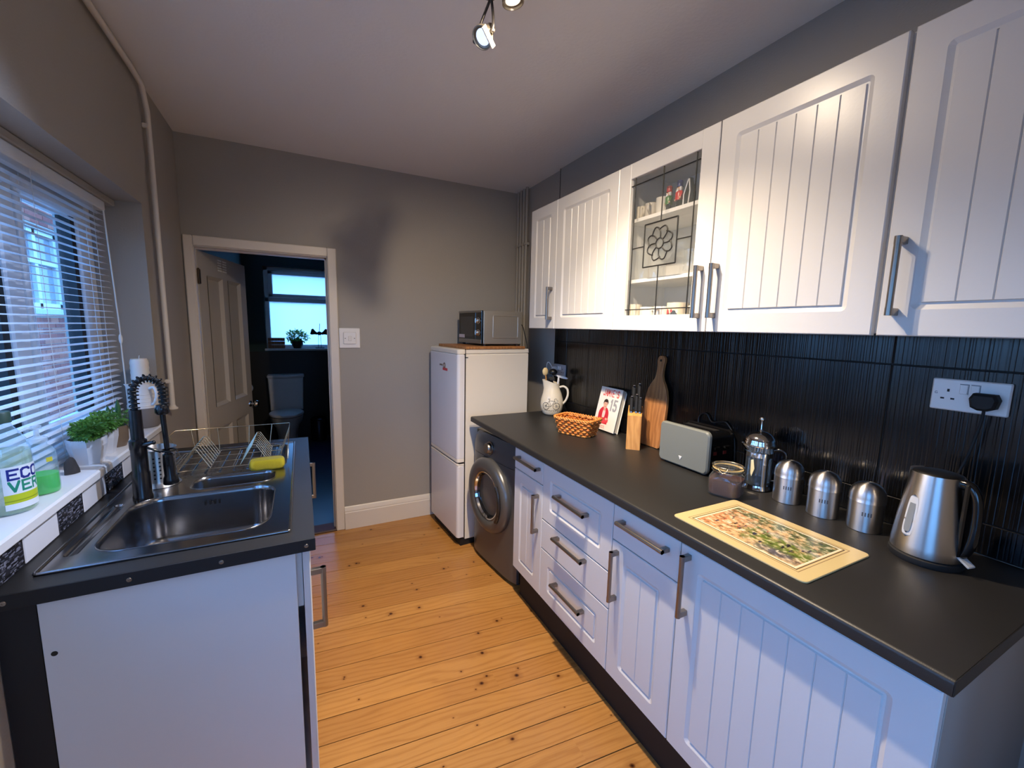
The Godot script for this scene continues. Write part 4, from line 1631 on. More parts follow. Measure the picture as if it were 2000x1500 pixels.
	var pots := [[Vector3(-0.660, y, -1.868), 0.051, 0.086, "leafy green plant in a white faceted pot nearest the stone", 1100, Vector3(0.042, 0.030, 0.085), rgb(216, 216, 220), 0.015], [Vector3(-0.660, y, -1.985), 0.046, 0.085, "spreading green plant in the second white pot, behind the tap", 950, Vector3(0.046, 0.034, 0.085), rgb(206, 206, 210), 0.014], [Vector3(-0.655, y, -2.085), 0.04, 0.08, "small cactus and succulents in a brown glass pot behind the tap", 240, Vector3(0.045, 0.03, 0.055), rgb(116, 98, 80), 0.016]]
	for k in 3:
		var p: Array = pots[k]
		t = thing("potted_plant", p[3], "plant", p[0], 0.3, "potted plants on the window board")
		g = G.new()
		var R: float = p[1]
		var H: float = p[2]
		var seg := 8 if k < 2 else 24
		if k < 2:
			for s in seg:
				var a := TAU * s / seg
				var b := TAU * (s + 1) / seg
				var da := Vector3(cos(a), 0, sin(a))
				var db := Vector3(cos(b), 0, sin(b))
				var o := da + db
				g.quad(da * R * 0.72, db * R * 0.72, db * R * 0.98 + Vector3(0, H * 0.7, 0), da * R * 0.98 + Vector3(0, H * 0.7, 0), o)
				g.quad(da * R * 0.98 + Vector3(0, H * 0.7, 0), db * R * 0.98 + Vector3(0, H * 0.7, 0), db * R + Vector3(0, H, 0), da * R + Vector3(0, H, 0), o)
				g.quad(da * R + Vector3(0, H, 0), db * R + Vector3(0, H, 0), db * R * 0.92 + Vector3(0, H, 0), da * R * 0.92 + Vector3(0, H, 0), Vector3.UP)
				g.quad(da * R * 0.92 + Vector3(0, H, 0), db * R * 0.92 + Vector3(0, H, 0), db * R * 0.9 + Vector3(0, H - 0.012, 0), da * R * 0.9 + Vector3(0, H - 0.012, 0), -o)
				g.tri(Vector3.ZERO, da * R * 0.72, db * R * 0.72, Vector3.DOWN)
		else:
			g.lathe([Vector2(0, 0), Vector2(R * 0.8, 0), Vector2(R, H * 0.3), Vector2(R, H), Vector2(R * 0.92, H), Vector2(R * 0.9, H - 0.012)], 28)
		obj("pot", g, mat(p[6], 0.35), t)
		g = G.new()
		g.lathe([Vector2(R * 0.93, H - 0.012), Vector2(0, H - 0.008)], 16)
		obj("soil", g, mat(rgb(40, 30, 24), 0.95), t)
		g = leaves(p[4], Vector3(0.005, H + 0.028, 0), p[5], p[7], 60 + k)
		obj("foliage", g, leaf, t).set_meta("kind", "stuff")
		if k == 2:
			g = G.new()
			for q in [[-0.012, 0.0, 0.09, 0.008], [0.016, 0.012, 0.115, 0.008]]:
				g.xf = Transform3D(Basis(), Vector3(q[0], H - 0.01, q[1]))
				var pr := []
				for s in 12:
					pr.append(Vector2(q[3] * (1.0 if s < 8 else cos((s - 7) / 4.0 * PI / 2)), q[2] * (s / 11.0)))
				pr.append(Vector2(0, q[2]))
				g.lathe(pr, 12)
			obj("cactus_stem", g, mat(rgb(44, 92, 48), 0.6), t)
	# white pitcher with dark bands and a pillar candle standing in its mouth
	t = thing("enamel_pitcher", "white pitcher with a grey lower half at the far end of the window board", "pitcher", Vector3(-0.655, y, -2.43), 0.0)
	g = G.new()
	g.lathe([Vector2(0, 0), Vector2(0.048, 0), Vector2(0.055, 0.008), Vector2(0.057, 0.05), Vector2(0.0555, 0.09)], 36)
	obj("base_band", g, relief(mat(rgb(120, 116, 116), 0.6), 0.02, 0.02, 9.0, 5), t)
	g = G.new()
	g.lathe([Vector2(0.0555, 0.09), Vector2(0.052, 0.13), Vector2(0.046, 0.165), Vector2(0.046, 0.18), Vector2(0.051, 0.198), Vector2(0.048, 0.198), Vector2(0.043, 0.18), Vector2(0.043, 0.12)], 36)
	for k in 4:
		g.xf = Transform3D(Basis(), Vector3(0, 0.098 + 0.017 * k, 0))
		g.lathe([Vector2(0.0548 - 0.002 * k, 0.0), Vector2(0.0562 - 0.002 * k, 0.003), Vector2(0.0548 - 0.002 * k, 0.006)], 36)
	g.xf = Transform3D(Basis(Vector3.UP, deg_to_rad(-120)), Vector3.ZERO)
	var lip := []
	for k in 7:
		var a := -0.5 + k / 6.0
		lip.append([Vector3(0.047 * cos(a), 0.172, 0.047 * sin(a)), Vector3((0.05 + 0.028 * cos(a * PI)) * cos(a * 0.8), 0.2 + 0.006 * cos(a * PI), (0.05 + 0.026 * cos(a * PI)) * sin(a * 0.8))])
	g.sheet(lip)
	obj("body", g, M.plastic, t)
	g = G.new()
	var hd := Vector3(0.75, 0, 0.66).normalized()
	g.tube(bez([hd * 0.047 + Vector3(0, 0.178, 0), hd * 0.075 + Vector3(0, 0.185, 0), hd * 0.088 + Vector3(0, 0.155, 0), hd * 0.074 + Vector3(0, 0.118, 0), hd * 0.052 + Vector3(0, 0.105, 0)], 18), 0.006, 10)
	obj("handle", g, M.plastic, t)
	t = thing("pillar_candle", "white ribbed pillar candle with a bare wick in the pitcher's mouth", "candle", Vector3(-0.655, y + 0.125, -2.43))
	g = G.new()
	var cp := [Vector2(0, 0.0), Vector2(0.032, 0.0)]
	for k in 17:
		cp.append(Vector2(0.032 + (0.0014 if k % 2 else 0.0), 0.008 + k * 0.0105))
	cp.append(Vector2(0.028, 0.186))
	cp.append(Vector2(0, 0.182))
	g.lathe(cp, 28)
	var wax := mat(rgb(224, 220, 214), 0.5)
	wax.subsurf_scatter_enabled = true
	wax.subsurf_scatter_strength = 0.2
	obj("wax", g, wax, t)
	g = G.new()
	g.tube([Vector3(0, 0.18, 0), Vector3(0.001, 0.193, 0), Vector3(0.003, 0.2, 0.001)], 0.0016, 6)
	obj("wick", g, M.cord, t)

func drawer_front(t: Node, x0: float, x1: float, y0: float, y1: float, ring: bool, hl: float, hy: float, hx := -1.0) -> void:
	var g := G.new()
	door_front(g, x0, x1, y0, y1, 0.019, 0.019, false, ring, 0.066, 0.062)
	var d := obj("drawer", g, M.white, t)
	bar_handle(d, Vector3((x0 + x1) / 2 if hx < 0 else hx, hy, 0.019), hl, false)

func base_carcass(t: Node, w: float, near_panel := false) -> void:
	var g := G.new()
	var y0 := 0.172
	var y1 := 0.911
	g.box(Vector3(0.001, y0, -0.57), Vector3(0.017, y1, -0.002))
	if not near_panel:
		g.box(Vector3(w - 0.017, y0, -0.57), Vector3(w - 0.001, y1, -0.002))
	g.box(Vector3(0.017, y0, -0.57), Vector3(w - 0.017, y0 + 0.016, -0.002))
	g.box(Vector3(0.017, y0 + 0.016, -0.57), Vector3(w - 0.017, y1, -0.555))
	g.box(Vector3(0.017, y1 - 0.016, -0.555), Vector3(w - 0.017, y1, -0.002))
	obj("carcass", g, M.carcass, t)

func right_units() -> void:
	var XB := 1.03
	var b := [-1.991, -1.689, -1.170, -0.856, -0.254]
	var yt := 0.885
	var yb := 0.189
	var gap := 0.0018
	var face := XB + 0.019   # carcass front; door fronts stand 19 mm proud of it
	var labels := ["narrow white base cupboard with a drawer over its door, beside the washing machine", "white base cabinet of three drawers under the right worktop", "white base cupboard with plain drawer over grooved door, between three drawers and wide door", "wide white single door base cabinet at the near end of the worktop"]
	for k in 4:
		var w: float = b[k + 1] - b[k]
		var t := thing("base_cabinet", labels[k], "cabinet", Vector3(face, 0, b[k]), -PI / 2, "base cabinets under the right worktop")
		base_carcass(t, w, k == 3)
		var x0 := gap
		var x1 := w - gap
		if k == 0:
			drawer_front(t, x0, x1, 0.772, yt, false, 0.225, 0.845, 0.168)
			var g := G.new()
			door_front(g, x0, x1, yb, 0.768, 0.019, 0.019, true)
			bar_handle(obj("door", g, M.white, t), Vector3(w - 0.036, 0.613, 0.019), 0.2, true)
		elif k == 1:
			drawer_front(t, x0, x1, 0.604, yt, true, 0.225, 0.775)
			drawer_front(t, x0, x1, 0.453, 0.600, false, 0.225, 0.572)
			drawer_front(t, x0, x1, yb, 0.449, true, 0.225, 0.342)
		elif k == 2:
			drawer_front(t, x0, x1, 0.748, yt, false, 0.222, 0.838, 0.163)
			var g := G.new()
			door_front(g, x0, x1, yb, 0.744, 0.019, 0.019, true)
			bar_handle(obj("door", g, M.white, t), Vector3(0.036, 0.617, 0.019), 0.2, true)
		else:
			var g := G.new()
			door_front(g, x0, x1, yb, yt, 0.019, 0.019, true)
			bar_handle(obj("door", g, M.white, t), Vector3(0.036, 0.765, 0.019), 0.2, true)
			g = G.new()
			g.box(Vector3(w - 0.019, 0.0, -0.595), Vector3(w, 0.911, -0.001), 0.001)
			obj("end_panel", g, mat(rgb(150, 146, 140), 0.5), t)
	var g := G.new()
	g.box(Vector3(1.078, 0.001, -1.985), Vector3(1.094, 0.17, -0.274))
	var pl := obj("plinth", g, M.matt_black)
	tag(pl, "long black plinth along the floor under the base cabinets", "plinth")
	# worktop
	g = G.new()
	var pf := PackedVector2Array([Vector2(0.0, 0.0), Vector2(0.006, -0.0), Vector2(0.655, 0.0), Vector2(0.655, 0.031), Vector2(0.009, 0.031), Vector2(0.004, 0.0295), Vector2(0.001, 0.026), Vector2(0.0, 0.022)])
	g.xf = Transform3D(Basis(), Vector3(0.987, 0.913, -2.562))
	g.prism(pf, 0.0, 2.562 - 0.2345, 0.0, true)
	var wt := thing("worktop", "long black right worktop over the base cabinets and washing machine", "worktop")
	obj("top", g, M.black_top, wt)
	g = G.new()
	g.box(Vector3(0.9872, 0.9132, -0.2345), Vector3(XR - 0.01, 0.9438, -0.2325), 0.0008)
	obj("edge_strip", g, M.black_top, wt)
	# wall cupboards
	var u := [-2.426, -2.122, -1.600, -1.079, -0.561, -0.040]
	var XU := 1.335
	var yu0 := 1.534
	var yu1 := 2.261
	labels = ["narrow white wall cupboard at the far end above the jug", "white wall cupboard with a grooved door and no handle, left of the glazed one", "white wall cupboard with a leaded glass door", "white wall cupboard with a grooved door, just right of the glazed one", "white wall cupboard nearest the camera, above the kettle"]
	for k in 5:
		var w: float = u[k + 1] - u[k]
		var t := thing("wall_cupboard", labels[k], "cupboard", Vector3(XU + 0.019, yu0, u[k]), -PI / 2, "white wall cupboards over the worktop")
		var h := yu1 - yu0
		var dpt := -(XR - 0.001 - XU - 0.019)
		g = G.new()
		g.box(Vector3(0.001, 0.006, dpt), Vector3(0.017, h, -0.002))
		g.box(Vector3(w - 0.017, 0.006, dpt), Vector3(w - 0.001, h, -0.002))
		g.box(Vector3(0.017, 0.006, dpt), Vector3(w - 0.017, 0.022, -0.002))
		g.box(Vector3(0.017, h - 0.016, dpt), Vector3(w - 0.017, h, -0.002))
		g.box(Vector3(0.017, 0.022, dpt), Vector3(w - 0.017, h - 0.016, dpt + 0.006))
		obj("carcass", g, M.carcass, t)
		var wide_gap := 0.010 if k == 3 else gap
		g = G.new()
		if k != 2:
			door_front(g, gap, w - wide_gap, 0.0, h, 0.019, 0.019, true, true, 0.062, 0.064)
			var d := obj("door", g, M.white, t)
			if k == 0:
				bar_handle(d, Vector3(w - 0.033, 0.147, 0.019), 0.19, true)
			elif k >= 3:
				bar_handle(d, Vector3(0.035 if k == 4 else 0.032, 0.145, 0.019), 0.19, true)
		else:
			glass_door(t, w, h)
	cupboard_contents(XU, u[2], u[3])

func glass_door(t: Node3D, w: float, h: float) -> void:
	var g := G.new()
	var x0 := 0.0018
	var x1 := w - 0.0018
	var m := 0.074
	var my := 0.066
	g.box(Vector3(x0, 0, 0.0), Vector3(x0 + m, h, 0.019), 0.002)
	g.box(Vector3(x1 - m, 0, 0.0), Vector3(x1, h, 0.019), 0.002)
	g.box(Vector3(x0 + m - 0.002, 0, 0.0), Vector3(x1 - m + 0.002, my, 0.0188), 0.002)
	g.box(Vector3(x0 + m - 0.002, h - my, 0.0), Vector3(x1 - m + 0.002, h, 0.0188), 0.002)
	var d := obj("door", g, M.white, t)
	bar_handle(d, Vector3(w - 0.034, 0.145, 0.019), 0.19, true)
	g = G.new()
	g.box(Vector3(x0 + m - 0.004, my - 0.004, 0.006), Vector3(x1 - m + 0.004, h - my + 0.004, 0.010))
	obj("pane", g, M.glass, d)
	# lead lines: border, cross and the flower in its square
	g = G.new()
	var lead := mat(rgb(34, 34, 34), 0.45, 0.3)
	var a := x0 + m
	var b := x1 - m
	var lo := my
	var hi := h - my
	var cx := (a + b) / 2
	var cy := 1.894 - 1.534
	var z := 0.0105
	var bar := func(p: Vector2, q: Vector2, r := 0.0024) -> void:
		g.tube([Vector3(p.x, p.y, z), Vector3(q.x, q.y, z)], r, 6)
	var ix := 0.024
	bar.call(Vector2(a + ix, lo), Vector2(a + ix, hi))
	bar.call(Vector2(b - ix, lo), Vector2(b - ix, hi))
	bar.call(Vector2(a, lo + 0.026), Vector2(b, lo + 0.026))
	bar.call(Vector2(a, hi - 0.03), Vector2(b, hi - 0.03))
	var s := 0.089
	bar.call(Vector2(cx, lo), Vector2(cx, cy - s))
	bar.call(Vector2(cx, cy + s), Vector2(cx, hi))
	bar.call(Vector2(a + ix, cy), Vector2(cx - s, cy))
	bar.call(Vector2(cx + s, cy), Vector2(b - ix, cy))
	obj("lead_line", g, lead, d)
	g = G.new()
	for q in [[-s, -s, s, -s], [s, -s, s, s], [s, s, -s, s], [-s, s, -s, -s]]:
		g.tube([Vector3(cx + q[0], cy + q[1], z), Vector3(cx + q[2], cy + q[3], z)], 0.003, 6)
	var c0 := []
	for k in 20:
		c0.append(Vector3(cx + 0.021 * cos(TAU * k / 20), cy + 0.021 * sin(TAU * k / 20), z))
	g.tube(c0, 0.0028, 6, false, true)
	for k in 8:
		var th := TAU * k / 8 + 0.2
		var p := []
		for j in 15:
			var q := j / 14.0
			# a petal that leans over: one long outer curve from the hub back onto the next petal
			var rr: float = 0.021 + 0.052 * sin(min(q * 1.25, 1.0) * PI / 2) - 0.018 * max(0.0, q - 0.7) / 0.3
			var an := th - 0.30 + 1.12 * q * q * 0.9
			p.append(Vector3(cx + rr * cos(an), cy + rr * sin(an), z))
		g.tube(p, 0.0028, 6)
	obj("lead_flower", g, lead, d)
	# the glazed cupboard's two shelves
	for y in [1.765 - 1.534, 2.036 - 1.534]:
		g = G.new()
		g.box(Vector3(0.017, y - 0.016, -0.285), Vector3(w - 0.017, y, -0.03), 0.001)
		obj("shelf", g, M.carcass, t)

func mug(label: String, at: Vector3, r: float, h: float, col: Color, face: float, group: String) -> Node3D:
	var t := thing("mug", label, "mug", at, 0.0, group)
	var g := G.new()
	g.lathe([Vector2(0, 0), Vector2(r * 0.86, 0), Vector2(r * 0.95, 0.006), Vector2(r, h * 0.5), Vector2(r, h), Vector2(r * 0.93, h), Vector2(r * 0.9, 0.01), Vector2(0, 0.008)], 28)
	obj("cup", g, mat(col, 0.25), t)
	g = G.new()
	var d := Vector3(cos(face), 0, sin(face))
	g.tube(bez([d * r * 0.95 + Vector3(0, h * 0.82, 0), d * (r + 0.024) + Vector3(0, h * 0.78, 0), d * (r + 0.027) + Vector3(0, h * 0.4, 0), d * r * 0.95 + Vector3(0, h * 0.22, 0)], 14), 0.005, 8)
	obj("handle", g, mat(col, 0.25), t)
	return t

func cupboard_contents(XU: float, z0: float, z1: float) -> void:
	var gx := XU + 0.115
	# top shelf: three mugs, two figurines, a small wooden house shape
	var y := 2.0365
	mug("small cream cup on the top cupboard shelf, furthest from the figurines", Vector3(gx - 0.01, y, -1.555), 0.027, 0.062, rgb(206, 196, 178), 2.2, "cups on the top cupboard shelf")
	mug("grey patterned mug in the middle of three on the top cupboard shelf", Vector3(gx - 0.015, y, -1.492), 0.028, 0.062, rgb(190, 182, 170), 2.6, "cups on the top cupboard shelf")
	mug("pale mug on the top cupboard shelf, beside the green figurine", Vector3(gx - 0.01, y, -1.43), 0.03, 0.072, rgb(210, 204, 192), 0.4, "cups on the top cupboard shelf")
	figurine(Vector3(gx - 0.03, y, -1.378), 0.104, rgb(60, 112, 40), rgb(190, 40, 34), "small nutcracker figurine in green with a red hat on the top shelf")
	figurine(Vector3(gx - 0.035, y, -1.318), 0.11, rgb(196, 32, 30), rgb(30, 44, 110), "taller nutcracker figurine in red with a blue hat on the top shelf")
	var t := thing("house_ornament", "black and white pointed house ornament beside the red nutcracker", "ornament", Vector3(gx - 0.045, y, -1.258), -PI / 2)
	t.scale = Vector3.ONE * 0.8
	var g := G.new()
	g.prism(PackedVector2Array([Vector2(-0.03, 0), Vector2(0.03, 0), Vector2(0.03, 0.05), Vector2(0.008, 0.125), Vector2(-0.002, 0.125), Vector2(-0.03, 0.05)]), -0.012, 0.012, 0.002)
	obj("body", g, M.black, t)
	g = G.new()
	for q in [[-0.025, 0.004, -0.025, 0.05], [-0.025, 0.05, -0.001, 0.118], [-0.001, 0.118, 0.004, 0.118], [0.004, 0.118, 0.012, 0.06], [0.012, 0.06, 0.006, 0.004]]:
		g.tube([Vector3(q[0], q[1], 0.0125), Vector3(q[2], q[3], 0.0125)], 0.0035, 6)
	obj("outline", g, M.plastic, t)
	# middle shelf: drinking glasses
	y = 1.7655
	var k := 0
	var names := ["tall plain glass tumbler, first on the middle cupboard shelf from the far side", "tall plain glass tumbler, second on the middle shelf behind the leaded flower", "stemmed wine glass on the middle shelf, beneath the leaded flower's centre", "stemmed wine glass on the middle shelf, just right of the leaded flower", "cut glass tumbler on the middle shelf, nearest the glass door's handle", "cut glass tumbler at the back of the middle shelf, behind the wine glasses"]
	for q in [[0.0, -1.545, 0], [0.02, -1.478, 0], [-0.01, -1.40, 1], [0.0, -1.318, 1], [-0.03, -1.238, 2], [0.09, -1.30, 2]]:
		t = thing("drinking_glass", names[k], "glass", Vector3(gx + q[0], y, q[1]), 0.0, "glasses on the middle cupboard shelf")
		k += 1
		g = G.new()
		if q[2] == 0:
			g.lathe([Vector2(0, 0.0), Vector2(0.026, 0.0), Vector2(0.031, 0.14), Vector2(0.0295, 0.14), Vector2(0.0245, 0.008), Vector2(0, 0.008)], 24)
		elif q[2] == 1:
			g.lathe([Vector2(0, 0.0), Vector2(0.031, 0.0), Vector2(0.03, 0.003), Vector2(0.005, 0.008), Vector2(0.004, 0.07), Vector2(0.02, 0.085), Vector2(0.034, 0.115), Vector2(0.03, 0.16), Vector2(0.0288, 0.16), Vector2(0.0325, 0.115), Vector2(0.018, 0.087), Vector2(0, 0.08)], 24)
		else:
			g.lathe([Vector2(0, 0.0), Vector2(0.03, 0.0), Vector2(0.036, 0.01), Vector2(0.032, 0.025), Vector2(0.037, 0.04), Vector2(0.034, 0.055), Vector2(0.038, 0.095), Vector2(0.036, 0.095), Vector2(0.03, 0.012), Vector2(0, 0.012)], 12)
		obj("vessel", g, M.glass, t)
	# bottom: cups and mugs
	y = 1.534 + 0.0225
	mug("upturned cream beaker at the far side of the bottom cupboard shelf", Vector3(gx - 0.03, y, -1.548), 0.036, 0.098, rgb(214, 204, 184), 0.9, "mugs in the bottom of the glazed cupboard")
	mug("round cream mug on the bottom shelf, beside the upturned beaker", Vector3(gx - 0.03, y, -1.452), 0.041, 0.083, rgb(220, 214, 202), 2.0, "mugs in the bottom of the glazed cupboard")
	mug("white mug with its handle turned out on the bottom cupboard shelf", Vector3(gx - 0.04, y, -1.365), 0.036, 0.082, rgb(222, 218, 214), 2.8, "mugs in the bottom of the glazed cupboard")
	t = mug("mug with a red and black print on the bottom cupboard shelf", Vector3(gx - 0.045, y, -1.275), 0.044, 0.094, rgb(220, 204, 176), 1.3, "mugs in the bottom of the glazed cupboard")
	var im := Image.create_empty(128, 64, false, Image.FORMAT_RGB8)
	im.fill(rgb(220, 204, 176))
	disc(im, Vector2(40, 34), Vector2(14, 20), rgb(180, 24, 40))
	disc(im, Vector2(80, 40), Vector2(18, 20), rgb(24, 22, 24))
	disc(im, Vector2(66, 22), Vector2(7, 7), rgb(190, 40, 40))
	disc(im, Vector2(96, 24), Vector2(6, 8), rgb(220, 214, 206))
	g = G.new()
	g.lathe([Vector2(0.0443, 0.02), Vector2(0.0446, 0.082)], 20, deg_to_rad(240), deg_to_rad(110))
	obj("print", g, printed(im, 0.3), t)

func figurine(at: Vector3, h: float, coat: Color, hat: Color, label: String) -> void:
	var t := thing("nutcracker_figurine", label, "figurine", at, -PI / 2 - 0.4, "nutcracker figurines on the top cupboard shelf")
	var s := h / 0.142
	var g := G.new()
	for x in [-0.011, 0.011]:
		g.xf = Transform3D(Basis.from_scale(Vector3.ONE * s), Vector3(x * s, 0, 0))
		g.lathe([Vector2(0, 0), Vector2(0.010, 0), Vector2(0.011, 0.008), Vector2(0.0095, 0.03), Vector2(0.0095, 0.045), Vector2(0, 0.046)], 14)
	obj("boots", g, M.gloss_black, t)
	g = G.new()
	g.xf = Transform3D(Basis.from_scale(Vector3.ONE * s), Vector3.ZERO)
	g.lathe([Vector2(0, 0.04), Vector2(0.021, 0.04), Vector2(0.0205, 0.05), Vector2(0.0225, 0.075), Vector2(0.018, 0.086), Vector2(0, 0.088)], 20)
	for x in [-1, 1]:
		g.tube([Vector3(x * 0.02, 0.079, 0), Vector3(x * 0.03, 0.066, 0.003), Vector3(x * 0.027, 0.052, 0.008)], [0.0075, 0.007, 0.006], 10)
	obj("coat", g, mat(coat, 0.3), t)
	g = G.new()
	g.xf = Transform3D(Basis.from_scale(Vector3.ONE * s), Vector3.ZERO)
	g.ball(Vector3(0, 0.098, 0), Vector3(0.0155, 0.0165, 0.0155))
	for x in [-1, 1]:
		g.ball(Vector3(x * 0.027, 0.048, 0.009), Vector3(0.006, 0.006, 0.006), 8, 6)
	g.ball(Vector3(0, 0.099, 0.016), Vector3(0.003, 0.004, 0.004), 8, 6)
	obj("face", g, mat(rgb(220, 170, 138), 0.4), t)
	g = G.new()
	g.xf = Transform3D(Basis.from_scale(Vector3.ONE * s), Vector3.ZERO)
	g.ball(Vector3(0, 0.086, 0.013), Vector3(0.011, 0.017, 0.007), 12, 8)
	for x in [-1, 1]:
		g.ball(Vector3(x * 0.0135, 0.098, 0.0), Vector3(0.005, 0.014, 0.008), 8, 6)
	obj("beard", g, M.plastic, t)
	g = G.new()
	g.xf = Transform3D(Basis.from_scale(Vector3.ONE * s), Vector3.ZERO)
	for x in [-1, 1]:
		g.ball(Vector3(x * 0.006, 0.1035, 0.0138), Vector3(0.0018, 0.0022, 0.0016), 6, 5)
	g.tube([Vector3(-0.006, 0.0945, 0.0165), Vector3(0, 0.0965, 0.018), Vector3(0.006, 0.0945, 0.0165)], 0.0016, 6)
	obj("features", g, M.black, t)
	g = G.new()
	g.xf = Transform3D(Basis.from_scale(Vector3.ONE * s), Vector3.ZERO)
	g.lathe([Vector2(0.0165, 0.107), Vector2(0.0175, 0.110), Vector2(0.0155, 0.112), Vector2(0.0165, 0.134), Vector2(0.014, 0.140), Vector2(0, 0.142)], 18)
	obj("hat", g, mat(hat, 0.3), t)

func appliances() -> void:
	# fridge freezer, turned a few degrees
	var t := thing("fridge_freezer", "white fridge freezer in the far corner with the microwave on top", "fridge", Vector3(0.897, 0.0, -2.886), -PI / 2 + 0.08)
	var W := 0.52
	var flat := func(poly: PackedVector2Array, y0: float, y1: float, bv: float) -> G:
		var q := G.new()
		q.xf = Transform3D(Basis(Vector3(1, 0, 0), Vector3(0, 0, -1), Vector3(0, 1, 0)), Vector3(0, 0, 0))
		q.prism(poly, y0, y1, bv, true)
		return q
	var g := G.new()
	g.box(Vector3(-W / 2, 0.045, -0.56), Vector3(W / 2, 1.352, -0.058), 0.006)
	obj("body", g, M.fridge, t)
	g = G.new()
	g.box(Vector3(-W / 2 - 0.001, 1.353, -0.562), Vector3(W / 2 + 0.001, 1.385, -0.03), 0.006)
	obj("top_cap", g, M.fridge, t)
	var plan := PackedVector2Array()
	for k in 9:
		var a := PI / 2 * k / 8
		plan.append(Vector2(W / 2 - 0.022 + 0.022 * cos(a), -(-0.022 + 0.022 * sin(a))))
	for k in 9:
		var a := PI / 2 + PI / 2 * k / 8
		plan.append(Vector2(-W / 2 + 0.022 + 0.022 * cos(a), -(-0.022 + 0.022 * sin(a))))
	plan.append(Vector2(-W / 2, 0.05))
	plan.append(Vector2(W / 2, 0.05))
	# plan is (x, -z): the prism runs up the y axis
	for d in [[0.635, 1.35, "upper_door"], [0.065, 0.585, "lower_door"]]:
		obj(d[2], flat.call(plan, d[0], d[1], 0.003), M.fridge_door, t)
	g = flat.call(plan, 0.612, 0.635, 0.002)
	obj("door_trim", g, M.fridge, t)
	g = flat.call(plan, 0.585, 0.602, 0.003)
	obj("door_grip", g, M.fridge, t)
	g = flat.call(plan, 1.35, 1.384, 0.006)
	obj("door_cap", g, M.fridge, t)
	g = G.new()
	g.box(Vector3(-W / 2 + 0.01, 0.0, -0.55), Vector3(W / 2 - 0.01, 0.05, -0.03))
	obj("plinth", g, M.matt_black, t)
	g = G.new()
	g.box(Vector3(W / 2 - 0.004, 1.33, -0.0575), Vector3(W / 2 + 0.0015, 1.386, -0.0525))
	g.box(Vector3(W / 2 - 0.004, 1.327, -0.075), Vector3(W / 2 + 0.0015, 1.333, -0.0525))
	g.box(Vector3(W / 2 - 0.004, 0.05, -0.0575), Vector3(W / 2 + 0.0008, 1.33, -0.0535))
	g.box(Vector3(-W / 2 + 0.01, 0.602, -0.05), Vector3(W / 2 - 0.001, 0.612, -0.012))
	obj("door_seal", g, M.rubber, t)
	g = G.new()
	g.xf = Transform3D(Basis(Vector3.RIGHT, PI / 2), Vector3(0.03, 1.262, 0.0))
	g.lathe([Vector2(0.019, 0.0), Vector2(0.02, 0.002), Vector2(0.011, 0.002), Vector2(0.01, 0.0)], 20)
	g.xf = Transform3D()
	g.box(Vector3(-0.06, 1.255, -0.001), Vector3(-0.005, 1.268, 0.001))
	var em := obj("badge", g, M.nickel, t)
	g = G.new()
	g.box(Vector3(0.0, 1.226, -0.001), Vector3(0.085, 1.244, 0.0012))
	obj("red_mark", g, mat(rgb(196, 60, 70), 0.5), em)
	# wooden board and microwave on the fridge
	t = thing("wooden_board", "thin wooden board lying between the fridge and the microwave", "board", Vector3(1.215, 1.3855, -2.90), -PI / 2 + 0.08)
	g = G.new()
	g.box(Vector3(-0.235, 0, -0.205), Vector3(0.255, 0.018, 0.262), 0.003)
	obj("panel", g, M.wood, t)
	t = thing("microwave_oven", "silver microwave with two chrome dials on top of the fridge", "microwave", Vector3(1.127 - 0.0155, 1.4037, -2.91), -PI / 2 + 0.08)
	g = G.new()
	g.box(Vector3(-0.19, 0.012, -0.325), Vector3(0.19, 0.247, -0.012), 0.004)
	obj("case", g, mat(rgb(176, 170, 160), 0.36, 0.6), t)
	g = G.new()
	# pressed panel on the side facing the camera: a raised rim
	var rimp := []
	for q in rrect(0.205, 0.155, 0.008, 4):
		rimp.append(Vector3(0.1905, 0.135 + q.y, -0.19 + q.x))
	g.tube(rimp, 0.0035, 8, false, true)
	obj("side_pressing", g, mat(rgb(186, 180, 170), 0.3, 0.6), t)
	g = G.new()
	g.box(Vector3(-0.19, 0.014, -0.012), Vector3(0.095, 0.245, 0.004), 0.004)
	var dr := obj("door", g, M.gloss_black, t)
	g = G.new()
	g.box(Vector3(-0.155, 0.06, 0.0042), Vector3(0.06, 0.205, 0.0048))
	obj("door_window", g, mat(rgb(48, 46, 42), 0.1), dr)
	for q in [[0.014, 0.043], [0.232, 0.246]]:
		g = G.new()
		g.box(Vector3(-0.189, q[0], 0.0035), Vector3(0.189, q[1], 0.006), 0.001)
		obj("trim_band", g, mat(rgb(150, 146, 140), 0.3, 0.9), t)
	g = G.new()
	g.box(Vector3(-0.185, 0.05, 0.0044), Vector3(-0.085, 0.075, 0.0052))
	obj("sticker", g, mat(rgb(190, 176, 178), 0.6), dr)
	g = G.new()
	g.box(Vector3(0.097, 0.014, -0.012), Vector3(0.19, 0.245, 0.004), 0.003)
	var cp := obj("control_panel", g, M.gloss_black, t)
	for y in [0.092, 0.175]:
		g = G.new()
		g.xf = Transform3D(Basis(Vector3.RIGHT, PI / 2), Vector3(0.143, y, 0.004))
		g.lathe([Vector2(0.024, 0.0), Vector2(0.023, 0.004), Vector2(0.019, 0.006), Vector2(0.018, 0.02), Vector2(0.015, 0.023), Vector2(0, 0.023)], 24)
		g.cbox(Vector3(0, 0.024, 0), Vector3(0.006, 0.006, 0.032), 0.001)
		obj("dial", g, M.chrome, cp)
